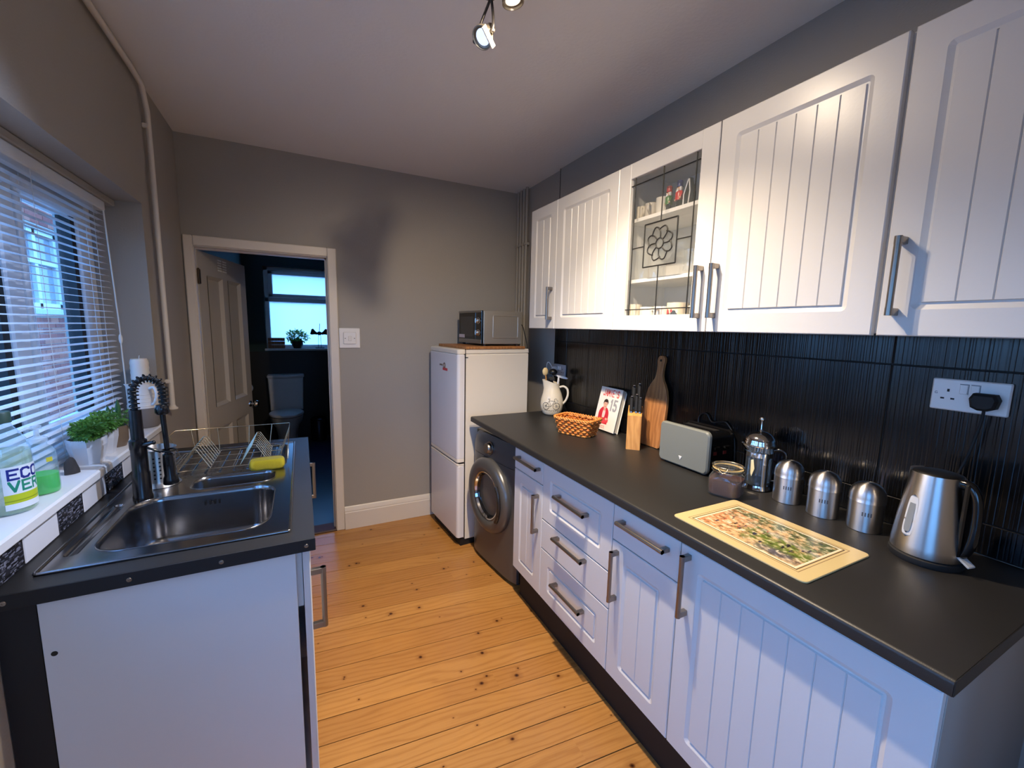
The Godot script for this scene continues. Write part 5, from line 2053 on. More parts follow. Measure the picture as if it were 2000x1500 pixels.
	for q in [[-0.17, -0.03], [0.17, -0.03], [-0.17, -0.3], [0.17, -0.3]]:
		g = G.new()
		g.xf = Transform3D(Basis(), Vector3(q[0], 0, q[1]))
		g.lathe([Vector2(0, 0), Vector2(0.011, 0), Vector2(0.013, 0.013), Vector2(0, 0.013)], 14)
		obj("foot", g, M.rubber, t)
	g = G.new()
	g.tube(bez([Vector3(0.12, 0.16, -0.326), Vector3(0.165, 0.15, -0.345), Vector3(0.182, 0.08, -0.36), Vector3(0.195, 0.02, -0.37), Vector3(0.20, -0.013, -0.372), Vector3(0.195, -0.2, -0.385), Vector3(0.19, -0.5, -0.39)], 30), 0.0035, 8)
	obj("cable", g, M.matt_black, t)
	# washing machine
	t = thing("washing_machine", "dark grey washing machine with a round door under the worktop end", "washing machine", Vector3(1.03, 0.0, -2.295), -PI / 2 + 0.1128)
	var w := 0.53
	g = G.new()
	g.box(Vector3(-w / 2, 0.03, -0.50), Vector3(w / 2, 0.862, -0.035), 0.004)
	obj("body", g, M.graphite_dark, t)
	# gently bowed front panel with the control fascia above
	var front := func(y0: float, y1: float, lean: float) -> G:
		var q := G.new()
		var rows := []
		for j in 13:
			var y := lerpf(y0, y1, j / 12.0)
			var row := []
			for k in 29:
				var x := -w / 2 + w * k / 28.0
				var e := absf(x) / (w / 2)
				var z := -0.002 - 0.018 * pow(e, 8) + 0.006 * (1.0 - e * e) - lean * pow(float(j) / 12.0, 3.0)
				row.append(Vector3(x, y, z))
			rows.append(row)
		q.sheet(rows, false, Vector3(0, 0, 1))
		for side in [0, 28]:
			for j in 12:
				var a: Vector3 = rows[j][side]
				var b: Vector3 = rows[j + 1][side]
				q.quad(a, b, Vector3(b.x, b.y, -0.036), Vector3(a.x, a.y, -0.036), Vector3(signf(side - 5.0), 0, 0))
		for j in [0, 12]:
			for k in 28:
				var a: Vector3 = rows[j][k]
				var b: Vector3 = rows[j][k + 1]
				q.quad(a, b, Vector3(b.x, b.y, -0.036), Vector3(a.x, a.y, -0.036), Vector3(0, signf(j - 5.0), 0))
		return q
	obj("front_panel", front.call(0.03, 0.722, 0.0), M.graphite, t)
	var fa := obj("control_fascia", front.call(0.7245, 0.858, 0.03), M.graphite, t)
	g = G.new()
	g.xf = Transform3D(Basis(Vector3.RIGHT, -0.12), Vector3(0, 0, -0.002))
	g.prism(at_box(0.19, 0.062, 0.135, 0.787, 0.012), -0.006, 0.003, 0.001)
	obj("display", g, M.dark_glass, fa)
	g = G.new()
	g.xf = Transform3D(Basis(Vector3.RIGHT, -0.12), Vector3(0, 0, -0.002))
	g.prism(at_box(0.14, 0.07, -0.185, 0.787, 0.008), -0.006, 0.004, 0.002)
	obj("soap_drawer", g, M.graphite_dark, fa)
	g = G.new()
	g.xf = Transform3D(Basis(Vector3.RIGHT, PI / 2 - 0.1), Vector3(-0.03, 0.787, 0.0))
	g.lathe([Vector2(0.043, 0.0), Vector2(0.043, 0.006), Vector2(0.034, 0.008), Vector2(0.032, 0.028), Vector2(0.028, 0.032), Vector2(0, 0.032)], 32)
	obj("dial", g, M.nickel, fa)
	var door := Node3D.new()
	door.name = "door"
	t.add_child(door, true)
	door.position = Vector3(-0.02, 0.49, 0.0)
	var face := Transform3D(Basis(Vector3.RIGHT, PI / 2), Vector3.ZERO)
	g = G.new()
	g.xf = face
	g.lathe([Vector2(0.236, -0.006), Vector2(0.24, 0.006), Vector2(0.236, 0.024), Vector2(0.224, 0.038), Vector2(0.205, 0.046), Vector2(0.182, 0.048), Vector2(0.166, 0.042), Vector2(0.154, 0.03)], 56)
	obj("outer_ring", g, M.graphite, door)
	g = G.new()
	g.xf = face
	g.lathe([Vector2(0.1545, 0.03), Vector2(0.15, 0.036), Vector2(0.143, 0.034), Vector2(0.137, 0.02)], 48)
	obj("inner_ring", g, M.chrome, door)
	g = G.new()
	g.xf = face
	g.lathe([Vector2(0.1375, 0.021), Vector2(0.13, 0.004), Vector2(0.10, -0.022), Vector2(0.06, -0.032), Vector2(0, -0.035)], 48)
	obj("porthole_glass", g, M.dark_glass, door)
	g = G.new()
	var hp := []
	for k in 13:
		var a := -0.62 + 1.24 * k / 12.0
		hp.append(Vector3(0.188 * cos(a), 0.188 * sin(a), 0.05))
	g.tube(hp, 0.014, 10)
	obj("grip", g, M.graphite_dark, door)
	for q in [[-0.22, -0.06], [0.22, -0.06], [-0.22, -0.45], [0.22, -0.45]]:
		g = G.new()
		g.xf = Transform3D(Basis(), Vector3(q[0], 0, q[1]))
		g.lathe([Vector2(0, 0), Vector2(0.02, 0), Vector2(0.02, 0.012), Vector2(0.009, 0.015), Vector2(0.009, 0.032)], 14)
		obj("foot", g, M.rubber, t)

func worktop_things() -> void:
	jug()
	basket()
	# cookbook leaning on the tiles
	var t := thing("cookbook", "white hardback cookbook with a man in red on its cover, leaning on the tiles", "book", Vector3(1.556, WT + 0.0083, -1.903), -PI / 2)
	var lean := Transform3D(Basis(Vector3.RIGHT, -0.235), Vector3.ZERO)
	var bw := 0.188
	var bh := 0.252
	var im := Image.create_empty(384, 512, false, Image.FORMAT_RGB8)
	im.fill(rgb(228, 222, 212))
	write(im, "JAMIE'S", Vector2(62, 26), Vector2(30, 74), 11, 11, rgb(206, 62, 56))
	write(im, "15", Vector2(224, 140), Vector2(46, 120), 18, 22, rgb(150, 150, 152))
	# generic figure print: dark hair, face, red jacket over a pale shirt, folded arms
	disc(im, Vector2(142, 330), Vector2(92, 96), rgb(196, 36, 52))
	im.fill_rect(Rect2i(52, 330, 182, 110), rgb(190, 34, 50))
	disc(im, Vector2(144, 318), Vector2(26, 70), rgb(226, 196, 188))
	im.fill_rect(Rect2i(124, 240, 38, 44), rgb(206, 152, 130))
	disc(im, Vector2(142, 184), Vector2(43, 44), rgb(44, 30, 26))
	disc(im, Vector2(142, 210), Vector2(36, 46), rgb(216, 166, 142))
	disc(im, Vector2(142, 164), Vector2(36, 16), rgb(44, 30, 26))
	for ex in [126, 158]:
		disc(im, Vector2(ex, 200), Vector2(6, 4), rgb(52, 36, 32))
	line(im, Vector2(130, 234), Vector2(156, 234), 5, rgb(160, 84, 80))
	line(im, Vector2(142, 204), Vector2(142, 220), 5, rgb(190, 136, 114))
	line(im, Vector2(60, 404), Vector2(210, 380), 42, rgb(204, 48, 62))
	line(im, Vector2(226, 396), Vector2(92, 424), 38, rgb(214, 66, 78))
	disc(im, Vector2(206, 376), Vector2(20, 15), rgb(216, 168, 146))
	im.fill_rect(Rect2i(52, 450, 190, 62), rgb(228, 222, 212))
	for k in 5:
		im.fill_rect(Rect2i(70 + k * 28, 462, 20, 10), rgb(200, 96, 92))
		im.fill_rect(Rect2i(84 + k * 26, 482, 18, 9), rgb(190, 90, 86))
	var g := G.new()
	g.xf = lean
	g.box(Vector3(-bw / 2, 0, -0.003), Vector3(bw / 2, bh, -0.0002), 0.0006)
	g.box(Vector3(-bw / 2, 0, -0.034), Vector3(bw / 2, bh, -0.0308), 0.0006)
	g.box(Vector3(-bw / 2 - 0.001, 0, -0.034), Vector3(-bw / 2 + 0.002, bh, -0.0002), 0.0006)
	obj("cover", g, mat(rgb(226, 222, 214), 0.4), t)
	g = G.new()
	g.xf = lean
	g.box(Vector3(-bw / 2 + 0.003, 0.004, -0.0306), Vector3(bw / 2 - 0.005, bh - 0.004, -0.0032))
	obj("pages", g, mat(rgb(196, 190, 176), 0.9), t)
	g = G.new()
	g.xf = lean
	g.quad(Vector3(-bw / 2 + 0.001, bh - 0.001, 0.0002), Vector3(bw / 2 - 0.001, bh - 0.001, 0.0002), Vector3(bw / 2 - 0.001, 0.001, 0.0002), Vector3(-bw / 2 + 0.001, 0.001, 0.0002), Vector3(0, 0, 1))
	obj("cover_print", g, printed(im, 0.35), t)
	# knife block
	t = thing("knife_block", "bamboo knife block with black handled knives beside the chopping board", "knife block", Vector3(1.456, WT, -1.541), -0.775)
	g = G.new()
	g.xf = Transform3D(Basis(Vector3(0, 0, -1), Vector3(0, 1, 0), Vector3(1, 0, 0)), Vector3(-0.034, 0, 0))
	g.prism(PackedVector2Array([Vector2(0, 0), Vector2(0.105, 0), Vector2(0.105, 0.205), Vector2(0.092, 0.208), Vector2(0, 0.172)]), 0.0, 0.068, 0.002)
	obj("block", g, M.bamboo, t)
	var k := 0
	for q in [[-0.019, -0.03, 0.075], [0.004, -0.032, 0.085], [0.022, -0.03, 0.07], [-0.012, -0.068, 0.11], [0.014, -0.07, 0.12]]:
		var n := thing("kitchen_knife", ["knife with a short black handle, front left in the bamboo block", "knife with a black handle in the middle of the block's front row", "knife with a short black handle, front right in the bamboo block", "large black handled knife at the back left of the bamboo block", "longest black handled knife at the back right of the bamboo block"][k], "knife", t.transform * Vector3(q[0], 0.172 - q[1] * 0.38 - 0.002, q[1]), -0.775, "knives in the bamboo block")
		k += 1
		g = G.new()
		g.xf = Transform3D(Basis(Vector3.RIGHT, -0.12), Vector3.ZERO)
		g.cbox(Vector3(0, q[2] / 2 + 0.006, 0), Vector3(0.019, q[2], 0.025), 0.006)
		obj("handle", g, M.matt_black, n)
		g = G.new()
		g.xf = Transform3D(Basis(Vector3.RIGHT, -0.12), Vector3.ZERO)
		g.cbox(Vector3(0, 0.004, 0), Vector3(0.012, 0.01, 0.02), 0.002)
		g.xf = Transform3D(Basis(Vector3.RIGHT, -0.12), Vector3(0, q[2] + 0.006, 0))
		g.cbox(Vector3(0, 0.002, 0), Vector3(0.011, 0.005, 0.016), 0.002)
		obj("bolster", g, M.nickel, n)
	# chopping board
	t = thing("chopping_board", "paddle shaped wooden chopping board leaning on the tiles behind the knife block", "chopping board", Vector3(1.576, WT + 0.0022, -1.555), -PI / 2)
	var out := PackedVector2Array()
	var half := [[0.058, 0.0], [0.068, 0.008], [0.0745, 0.06], [0.0755, 0.14], [0.074, 0.22], [0.070, 0.26], [0.060, 0.295], [0.044, 0.325], [0.029, 0.345], [0.0215, 0.365], [0.0195, 0.39], [0.021, 0.42], [0.024, 0.44], [0.0215, 0.456], [0.013, 0.466]]
	for q in half:
		out.append(Vector2(q[0], q[1]))
	for i in range(half.size() - 1, -1, -1):
		out.append(Vector2(-half[i][0], half[i][1]))
	g = G.new()
	g.xf = Transform3D(Basis(Vector3.RIGHT, -0.105), Vector3.ZERO)
	g.prism(out, -0.018, 0.0, 0.002, true)
	obj("paddle", g, M.wood, t)
	g = G.new()
	g.xf = Transform3D(Basis(Vector3.RIGHT, PI / 2 - 0.105), Vector3(0, 0.44, 0.0) - Vector3(0, 0.0, 0.046))
	g.lathe([Vector2(0.0065, 0.0), Vector2(0.006, 0.0006), Vector2(0, 0.0006)], 16)
	obj("hanging_hole", g, M.black, t)
	toaster()
	cafetiere()
	clip_jar()
	# canisters
	k = 0
	for q in [[1.527, -0.836], [1.519, -0.718], [1.529, -0.606]]:
		t = thing("storage_canister", ["brushed steel canister with a domed lid, next to the cafetiere", "middle of the three domed brushed steel canisters on the worktop", "brushed steel canister with a domed lid, nearest the kettle"][k], "canister", Vector3(q[0], WT, q[1]), 0.0, "steel canisters along the tiles")
		t.scale = Vector3(0.82, 0.86, 0.82)
		k += 1
		g = G.new()
		g.lathe([Vector2(0, 0), Vector2(0.0515, 0), Vector2(0.0535, 0.002), Vector2(0.0535, 0.105)], 48)
		obj("body", g, M.brushed, t)
		g = G.new()
		var pr := [Vector2(0.053, 0.104), Vector2(0.0552, 0.1045), Vector2(0.0552, 0.107), Vector2(0.0548, 0.1075), Vector2(0.0548, 0.122)]
		for i in 13:
			var a := PI / 2 * i / 12.0
			pr.append(Vector2(0.0548 * pow(cos(a), 0.72) if i < 12 else 0.0, 0.122 + 0.049 * sin(a)))
		g.lathe(pr, 48)
		obj("lid", g, M.brushed, t)
		# worn dark lettering strip on the front
		g = G.new()
		for i in 4:
			g.xf = Transform3D(Basis(Vector3.UP, deg_to_rad(-164 + i * 9.0)), Vector3(0, 0.06, 0))
			g.lathe([Vector2(0.0537, 0.0), Vector2(0.0537, 0.014)], 2, 0.0, deg_to_rad(4.5))
		obj("lettering", g, mat(rgb(92, 90, 90), 0.5, 0.5), t)
	placemat()
	kettle()

func jug() -> void:
	var at := Vector3(1.540, WT, -2.44)
	var t := thing("utensil_jug", "cream jug with a black bicycle print holding kitchen utensils", "jug", at, 0.0)
	var g := G.new()
	var prof := [Vector2(0, 0.0), Vector2(0.05, 0.0), Vector2(0.062, 0.01), Vector2(0.075, 0.04), Vector2(0.0785, 0.075), Vector2(0.075, 0.11), Vector2(0.064, 0.15), Vector2(0.052, 0.185), Vector2(0.047, 0.21), Vector2(0.05, 0.232)]
	var seg := 48
	# spout to the far left, lower towards the handle
	var rows := []
	for p in prof:
		var row := []
		for k in seg:
			var a := TAU * k / seg
			var lift: float = smoothstep(0.17, 0.232, p.y) * (0.5 + 0.5 * cos(a - deg_to_rad(215.0)))
			var pull: float = smoothstep(0.15, 0.232, p.y) * pow(max(0.0, cos(a - deg_to_rad(215.0))), 6.0)
			var r: float = p.x + 0.022 * pull
			row.append(Vector3(r * cos(a), p.y + 0.028 * lift - 0.018 * smoothstep(0.15, 0.232, p.y), r * sin(a)))
		rows.append(row)
	g.sheet(rows, true)
	var inner := []
	for i in [9, 8, 7, 6]:
		var row := []
		for p in rows[i]:
			row.append(Vector3(p.x * 0.93, p.y, p.z * 0.93))
		inner.append(row)
	g.sheet(inner, true)
	for k in seg:
		g.quad(rows[9][k], rows[9][(k + 1) % seg], inner[0][(k + 1) % seg], inner[0][k], Vector3.UP)
	obj("body", g, mat(rgb(222, 212, 190), 0.3), t)
	# bicycle in thin raised black line on the side that faces the room
	g = G.new()
	var front := deg_to_rad(124.0)
	var on := func(u: float, v: float) -> Vector3:   # u along the surface in metres to the viewer's right, v height
		var y := v
		var r := 0.0
		for i in prof.size() - 1:
			if y >= prof[i].y and y <= prof[i + 1].y:
				r = lerpf(prof[i].x, prof[i + 1].x, (y - prof[i].y) / max(prof[i + 1].y - prof[i].y, 1e-6))
		r += 0.0006
		var a: float = front - u / 0.075
		return Vector3(r * cos(a), y, r * sin(a))
	var stroke := func(pts: Array, w := 0.0012) -> void:
		var o := []
		for i in pts.size() - 1:
			for s in 6:
				var p: Vector2 = pts[i].lerp(pts[i + 1], s / 6.0)
				o.append(on.call(p.x, p.y))
		o.append(on.call(pts[-1].x, pts[-1].y))
		g.tube(o, w, 5)
	for c in [Vector2(-0.038, 0.068), Vector2(0.034, 0.068)]:
		for r in [0.024, 0.005]:
			var p := []
			for k in 25:
				p.append(c + Vector2(cos(TAU * k / 24), sin(TAU * k / 24)) * r)
			stroke.call(p, 0.0014 if r > 0.01 else 0.001)
		for k in 8:
			var d := Vector2(cos(TAU * k / 8), sin(TAU * k / 8))
			stroke.call([c + d * 0.005, c + d * 0.023], 0.0004)
	stroke.call([Vector2(-0.038, 0.068), Vector2(-0.004, 0.066), Vector2(0.022, 0.104), Vector2(-0.014, 0.106), Vector2(-0.004, 0.066)])
	stroke.call([Vector2(-0.014, 0.106), Vector2(-0.038, 0.068)])
	stroke.call([Vector2(-0.014, 0.106), Vector2(-0.017, 0.116), Vector2(-0.025, 0.117), Vector2(-0.008, 0.117)])
	stroke.call([Vector2(0.034, 0.068), Vector2(0.022, 0.104), Vector2(0.02, 0.117), Vector2(0.032, 0.12), Vector2(0.037, 0.114)])
	stroke.call([Vector2(0.03, 0.098), Vector2(0.045, 0.1), Vector2(0.044, 0.11), Vector2(0.032, 0.108)], 0.0009)
	for k in 7:
		stroke.call([Vector2(-0.05 + k * 0.015, 0.040), Vector2(-0.046 + k * 0.015, 0.036), Vector2(-0.04 + k * 0.015, 0.041)], 0.0008)
	obj("bicycle_print", g, mat(rgb(40, 38, 36), 0.5), t)
	g = G.new()
	var hd := Vector3(cos(deg_to_rad(38.0)), 0, sin(deg_to_rad(38.0)))
	g.tube(bez([hd * 0.05 + Vector3(0, 0.192, 0), hd * 0.078 + Vector3(0, 0.198, 0), hd * 0.103 + Vector3(0, 0.18, 0), hd * 0.108 + Vector3(0, 0.14, 0), hd * 0.094 + Vector3(0, 0.10, 0), hd * 0.07 + Vector3(0, 0.072, 0)], 24), 0.0075, 12)
	obj("handle", g, mat(rgb(226, 218, 200), 0.3), t)
	# utensils standing in it: each a thing of its own
	var b := at + Vector3(0, 0.03, 0)
	var n := thing("spatula", "black slotted turner leaning left in the bicycle jug", "utensil", b + Vector3(0.01, 0, 0), 0.0, "utensils in the bicycle jug")
	var rod := func(g2: G, a: Vector3, c: Vector3, r: float) -> void:
		g2.tube([a, c], r, 8)
	g = G.new()
	rod.call(g, Vector3(0.0, 0, 0), Vector3(-0.028, 0.22, -0.012), 0.004)
	obj("handle", g, M.black, n)
	g = G.new()
	g.xf = Transform3D(Basis(Vector3.UP, -0.9) * Basis(Vector3.BACK, 0.15), Vector3(-0.028, 0.215, -0.012))
	g.prism(rrect(0.05, 0.07, 0.012), -0.0015, 0.0015)
	obj("blade", g, M.black, n)
	n = thing("ladle", "black round ladle at the back of the bicycle jug", "utensil", b + Vector3(0.0, 0, -0.012), 0.0, "utensils in the bicycle jug")
	g = G.new()
	rod.call(g, Vector3(0.0, 0, 0.0), Vector3(0.014, 0.25, -0.02), 0.004)
	obj("handle", g, M.black, n)
	g = G.new()
	g.ball(Vector3(0.012, 0.262, -0.006), Vector3(0.03, 0.024, 0.03))
	obj("bowl", g, M.black, n)
	n = thing("masher", "black masher head in the middle of the bicycle jug", "utensil", b + Vector3(-0.01, 0, 0.012), 0.0, "utensils in the bicycle jug")
	g = G.new()
	rod.call(g, Vector3(0.0, 0, 0.0), Vector3(-0.01, 0.19, 0.006), 0.005)
	obj("handle", g, M.black, n)
	g = G.new()
	for q in 5:
		g.tube(bez([Vector3(-0.026 + q * 0.008, 0.205, -0.006), Vector3(-0.025 + q * 0.008, 0.232, 0.004), Vector3(-0.024 + q * 0.008, 0.21, 0.014)], 8), 0.004, 6)
	obj("head", g, M.black, n)
	n = thing("wooden_spoon", "pale wooden spoon showing above the black utensils", "utensil", b + Vector3(-0.012, 0, -0.01), 0.0, "utensils in the bicycle jug")
	g = G.new()
	rod.call(g, Vector3(0.0, 0, 0.0), Vector3(-0.03, 0.245, -0.015), 0.0045)
	obj("handle", g, M.bamboo, n)
	g = G.new()
	g.ball(Vector3(-0.033, 0.266, -0.016), Vector3(0.022, 0.028, 0.012))
	obj("bowl", g, mat(rgb(214, 190, 140), 0.6), n)
	n = thing("potato_peeler", "cream plastic utensil with a forked flat head, right side of the bicycle jug", "utensil", b + Vector3(0.012, 0, 0.02), 0.0, "utensils in the bicycle jug")
	g = G.new()
	rod.call(g, Vector3(0.0, 0, 0.0), Vector3(0.018, 0.235, 0.01), 0.0065)
	rod.call(g, Vector3(0.008, 0.06, -0.004), Vector3(0.024, 0.215, 0.006), 0.005)
	obj("handle", g, M.plastic, n)
	g = G.new()
	g.xf = Transform3D(Basis(Vector3.UP, -0.7), Vector3(0.032, 0.232, 0.014))
	g.prism(PackedVector2Array([Vector2(-0.03, 0.006), Vector2(-0.028, 0.012), Vector2(0.02, 0.008), Vector2(0.05, -0.006), Vector2(0.045, -0.014), Vector2(0.015, -0.01), Vector2(-0.01, -0.004)]), -0.006, 0.006, 0.002)
	obj("head", g, M.plastic, n)

func basket() -> void:
	var t := thing("wicker_basket", "small oblong woven wicker basket in front of the jug", "basket", Vector3(1.385, WT, -1.915), deg_to_rad(22.0) - PI / 2 + 0.0)
	# local x is the long axis
	t.rotation.y = atan2(0.92, -0.38) + PI
	var L := 0.235
	var Wd := 0.142
	var H := 0.09
	var willow := mat(rgb(206, 132, 62), 0.45)
	var willow2 := mat(rgb(182, 106, 44), 0.45)
	var per := func(f: float, s: float) -> Vector2:
		var p := rrect(L * s, Wd * s, 0.028, 6)
		var n := p.size()
		var total := 0.0
		var d := []
		for i in n:
			d.append(total)
			total += p[i].distance_to(p[(i + 1) % n])
		var w := fposmod(f, 1.0) * total
		for i in n:
			var e: float = d[i + 1] if i < n - 1 else total
			if w <= e:
				return p[i].lerp(p[(i + 1) % n], (w - d[i]) / max(e - d[i], 1e-6))
		return p[0]
	var stakes := 34
	var N := stakes * 4
	var rows := 7
	var builders := [G.new(), G.new()]
	for j in rows:
		var y := 0.006 + (H - 0.012) * j / (rows - 1.0)
		var s := 0.80 + 0.2 * j / (rows - 1.0)
		var pts := []
		for i in N:
			var p: Vector2 = per.call(float(i) / N, s)
			var wob := 0.0042 * cos(PI * (i / 4.0 + j)) * 1.25
			var dir := p.normalized()
			p += dir * wob
			pts.append(Vector3(p.x, y + 0.001 * sin(i * 1.7 + j), p.y))
		builders[j % 2].tube(pts, 0.0056, 6, false, true)
	for k in 2:
		var o := obj("weave", builders[k], [willow, willow2][k], t)
		o.set_meta("kind", "stuff")
	var g := G.new()
	for i in stakes:
		var a: Vector2 = per.call((i + 0.5) / stakes, 0.80)
		var b: Vector2 = per.call((i + 0.5) / stakes, 1.0)
		g.tube([Vector3(a.x, 0.002, a.y), Vector3(b.x, H, b.y)], 0.003, 6)
	obj("stake", g, willow2, t).set_meta("kind", "stuff")
	g = G.new()
	for ph in [0.0, PI]:
		var pts := []
		for i in 170:
			var p: Vector2 = per.call(i / 170.0, 1.02)
			var a: float = i * 0.75 + ph
			pts.append(Vector3(p.x, H + 0.003, p.y) + Vector3(p.normalized().x * cos(a), sin(a), p.normalized().y * cos(a)) * 0.0045)
		g.tube(pts, 0.0048, 6, false, true)
	obj("rim", g, willow, t)
	g = G.new()
	for k in 9:
		var z := -Wd * 0.36 + Wd * 0.72 * k / 8.0
		var pts := []
		for i in 25:
			pts.append(Vector3(-L * 0.39 + L * 0.78 * i / 24.0, 0.007 + 0.0025 * cos(PI * (i + k)), z))
		g.tube(pts, 0.0055, 6)
	obj("base", g, willow, t)

func toaster() -> void:
	var t := thing("toaster", "grey sided black toaster between the chopping board and the cafetiere", "toaster", Vector3(1.545, WT, -1.246), -PI / 2)
	# local x along the worktop (towards the camera), z towards the room
	var g := G.new()
	g.xf = Transform3D(Basis(), Vector3(0, 0.092, -0.063))
	g.prism(rrect(0.238, 0.158, 0.022, 6), 0.0, 0.126, 0.004, true)
	obj("body", g, M.gloss_black, t)
	var grey := mat(rgb(116, 119, 113), 0.38)
	for s in [-1, 1]:
		g = G.new()
		g.xf = Transform3D(Basis(), Vector3(0, 0.096, 0.063 if s > 0 else -0.083))
		g.prism(rrect(0.26 if s > 0 else 0.245, 0.18 if s > 0 else 0.166, 0.022, 8), 0.0, 0.024 if s > 0 else 0.02, 0.006, true)
		obj("side_panel", g, grey if s > 0 else M.gloss_black, t)
	g = G.new()
	g.prism(PackedVector2Array([Vector2(-0.014, 0.052), Vector2(0.004, 0.052), Vector2(-0.005, 0.036)]), 0.087, 0.089, 0.0004)
	obj("emblem", g, mat(rgb(222, 222, 220), 0.3), t)
	for z in [-0.03, 0.03]:
		g = G.new()
		g.cbox(Vector3(-0.008, 0.1712, z), Vector3(0.16, 0.0015, 0.028))
		var sl := obj("slot", g, M.matt_black, t)
		g = G.new()
		for e in [-1, 1]:
			g.tube([Vector3(-0.09, 0.1725, z + e * 0.0155), Vector3(0.075, 0.1725, z + e * 0.0155)], 0.0015, 6)
		obj("slot_trim", g, M.steel, sl)
		g = G.new()
		g.cbox(Vector3(0.124, 0.115, z), Vector3(0.014, 0.012, 0.034), 0.003)
		obj("lever", g, M.gloss_black, t)
		g = G.new()
		g.cbox(Vector3(0.1195, 0.09, z), Vector3(0.002, 0.014, 0.02), 0.0005)
		obj("button", g, mat(rgb(90, 26, 22), 0.3), t)
	g = G.new()
	for q in [[-0.1, -0.06], [0.1, -0.06], [-0.1, 0.06], [0.1, 0.06]]:
		g.xf = Transform3D(Basis(), Vector3(q[0], 0, q[1]))
		g.lathe([Vector2(0, 0), Vector2(0.012, 0), Vector2(0.012, 0.015), Vector2(0, 0.015)], 12)
	obj("feet", g, M.rubber, t)
	g = G.new()
	g.tube(bez([Vector3(-0.06, 0.12, -0.086), Vector3(-0.07, 0.2, -0.092), Vector3(-0.03, 0.222, -0.09), Vector3(0.0, 0.19, -0.09), Vector3(0.04, 0.198, -0.09), Vector3(0.075, 0.2, -0.09), Vector3(0.115, 0.14, -0.09), Vector3(0.128, 0.004, -0.09)], 40), 0.0036, 8)
	obj("cable", g, M.black, t)

func cafetiere() -> void:
	var t := thing("cafetiere", "chrome and glass cafetiere with a domed lid and ball knob", "cafetiere", Vector3(1.546, WT, -0.963))
	var g := G.new()
	var R := 0.0475
	g.lathe([Vector2(0, 0.004), Vector2(R + 0.004, 0.0), Vector2(R + 0.008, 0.004), Vector2(R + 0.004, 0.012), Vector2(R + 0.002, 0.02), Vector2(R, 0.02)], 40)
	g.lathe([Vector2(R + 0.001, 0.128), Vector2(R + 0.0025, 0.128), Vector2(R + 0.0025, 0.145), Vector2(R + 0.001, 0.145)], 40)
	for k in 4:
		var a := TAU * k / 4 + 0.5
		g.lathe([Vector2(R + 0.0012, 0.014), Vector2(R + 0.0022, 0.014), Vector2(R + 0.0022, 0.13), Vector2(R + 0.0012, 0.13)], 6, a - 0.2, a + 0.2)
	obj("frame", g, M.chrome, t)
	g = G.new()
	g.lathe([Vector2(0, 0.016), Vector2(R - 0.004, 0.016), Vector2(R, 0.022), Vector2(R, 0.168), Vector2(R + 0.003, 0.172), Vector2(R - 0.002, 0.17), Vector2(R - 0.0025, 0.024), Vector2(0, 0.019)], 40)
	obj("beaker", g, M.glass, t)
	g = G.new()
	g.lathe([Vector2(0, 0.022), Vector2(R - 0.003, 0.022), Vector2(R - 0.003, 0.032), Vector2(0, 0.032)], 30)
	g.tube([Vector3(0, 0.03, 0), Vector3(0, 0.26, 0)], 0.0024, 8)
	obj("plunger", g, M.steel, t)
	g = G.new()
	var pr := [Vector2(R - 0.003, 0.166), Vector2(R + 0.006, 0.168), Vector2(R + 0.0075, 0.176), Vector2(R + 0.004, 0.182)]
	for i in 9:
		var a := PI / 2 * i / 8.0
		pr.append(Vector2((R - 0.002) * cos(a) + 0.006 * (1 - i / 8.0), 0.184 + 0.038 * sin(a)))
	g.lathe(pr, 40)
	obj("lid", g, M.chrome, t)
	g = G.new()
	g.ball(Vector3(0, 0.268, 0), Vector3(0.0095, 0.0095, 0.0095), 16, 12)
	g.lathe([Vector2(0.006, 0.221), Vector2(0.0045, 0.226), Vector2(0.0028, 0.23), Vector2(0.0028, 0.262)], 14)
	obj("knob", g, M.chrome, t)
	g = G.new()
	var d := Vector3(-0.75, 0, -0.62).normalized()
	var sp := []
	for k in 7:
		var a := -0.45 + 0.9 * k / 6
		var e := d.rotated(Vector3.UP, a)
		sp.append([e * R + Vector3(0, 0.148, 0), e * (R + 0.018 * cos(a * 3.4)) + Vector3(0, 0.172, 0)])
	g.sheet(sp)
	obj("spout", g, M.chrome, t)
	g = G.new()
	var h := Vector3(0.30, 0, 0.95).normalized()
	g.tube(bez([h * (R + 0.002) + Vector3(0, 0.158, 0), h * (R + 0.026) + Vector3(0, 0.162, 0), h * (R + 0.042) + Vector3(0, 0.145, 0), h * (R + 0.042) + Vector3(0, 0.085, 0), h * (R + 0.026) + Vector3(0, 0.045, 0), h * (R + 0.002) + Vector3(0, 0.04, 0)], 26), 0.006, 10)
	obj("handle", g, M.gloss_black, t)
	g = G.new()
	g.xf = Transform3D(Basis(Vector3.UP, -PI / 2 - 0.5), d.rotated(Vector3.UP, 0.9) * (R + 0.003) + Vector3(0, 0.085, 0))
	g.prism(PackedVector2Array([Vector2(-0.012, 0.03), Vector2(0.004, 0.036), Vector2(0.016, 0.004), Vector2(0.0, -0.03), Vector2(-0.008, -0.02)]), 0.0, 0.0008)
	obj("paper_tag", g, mat(rgb(232, 222, 180), 0.8), t)

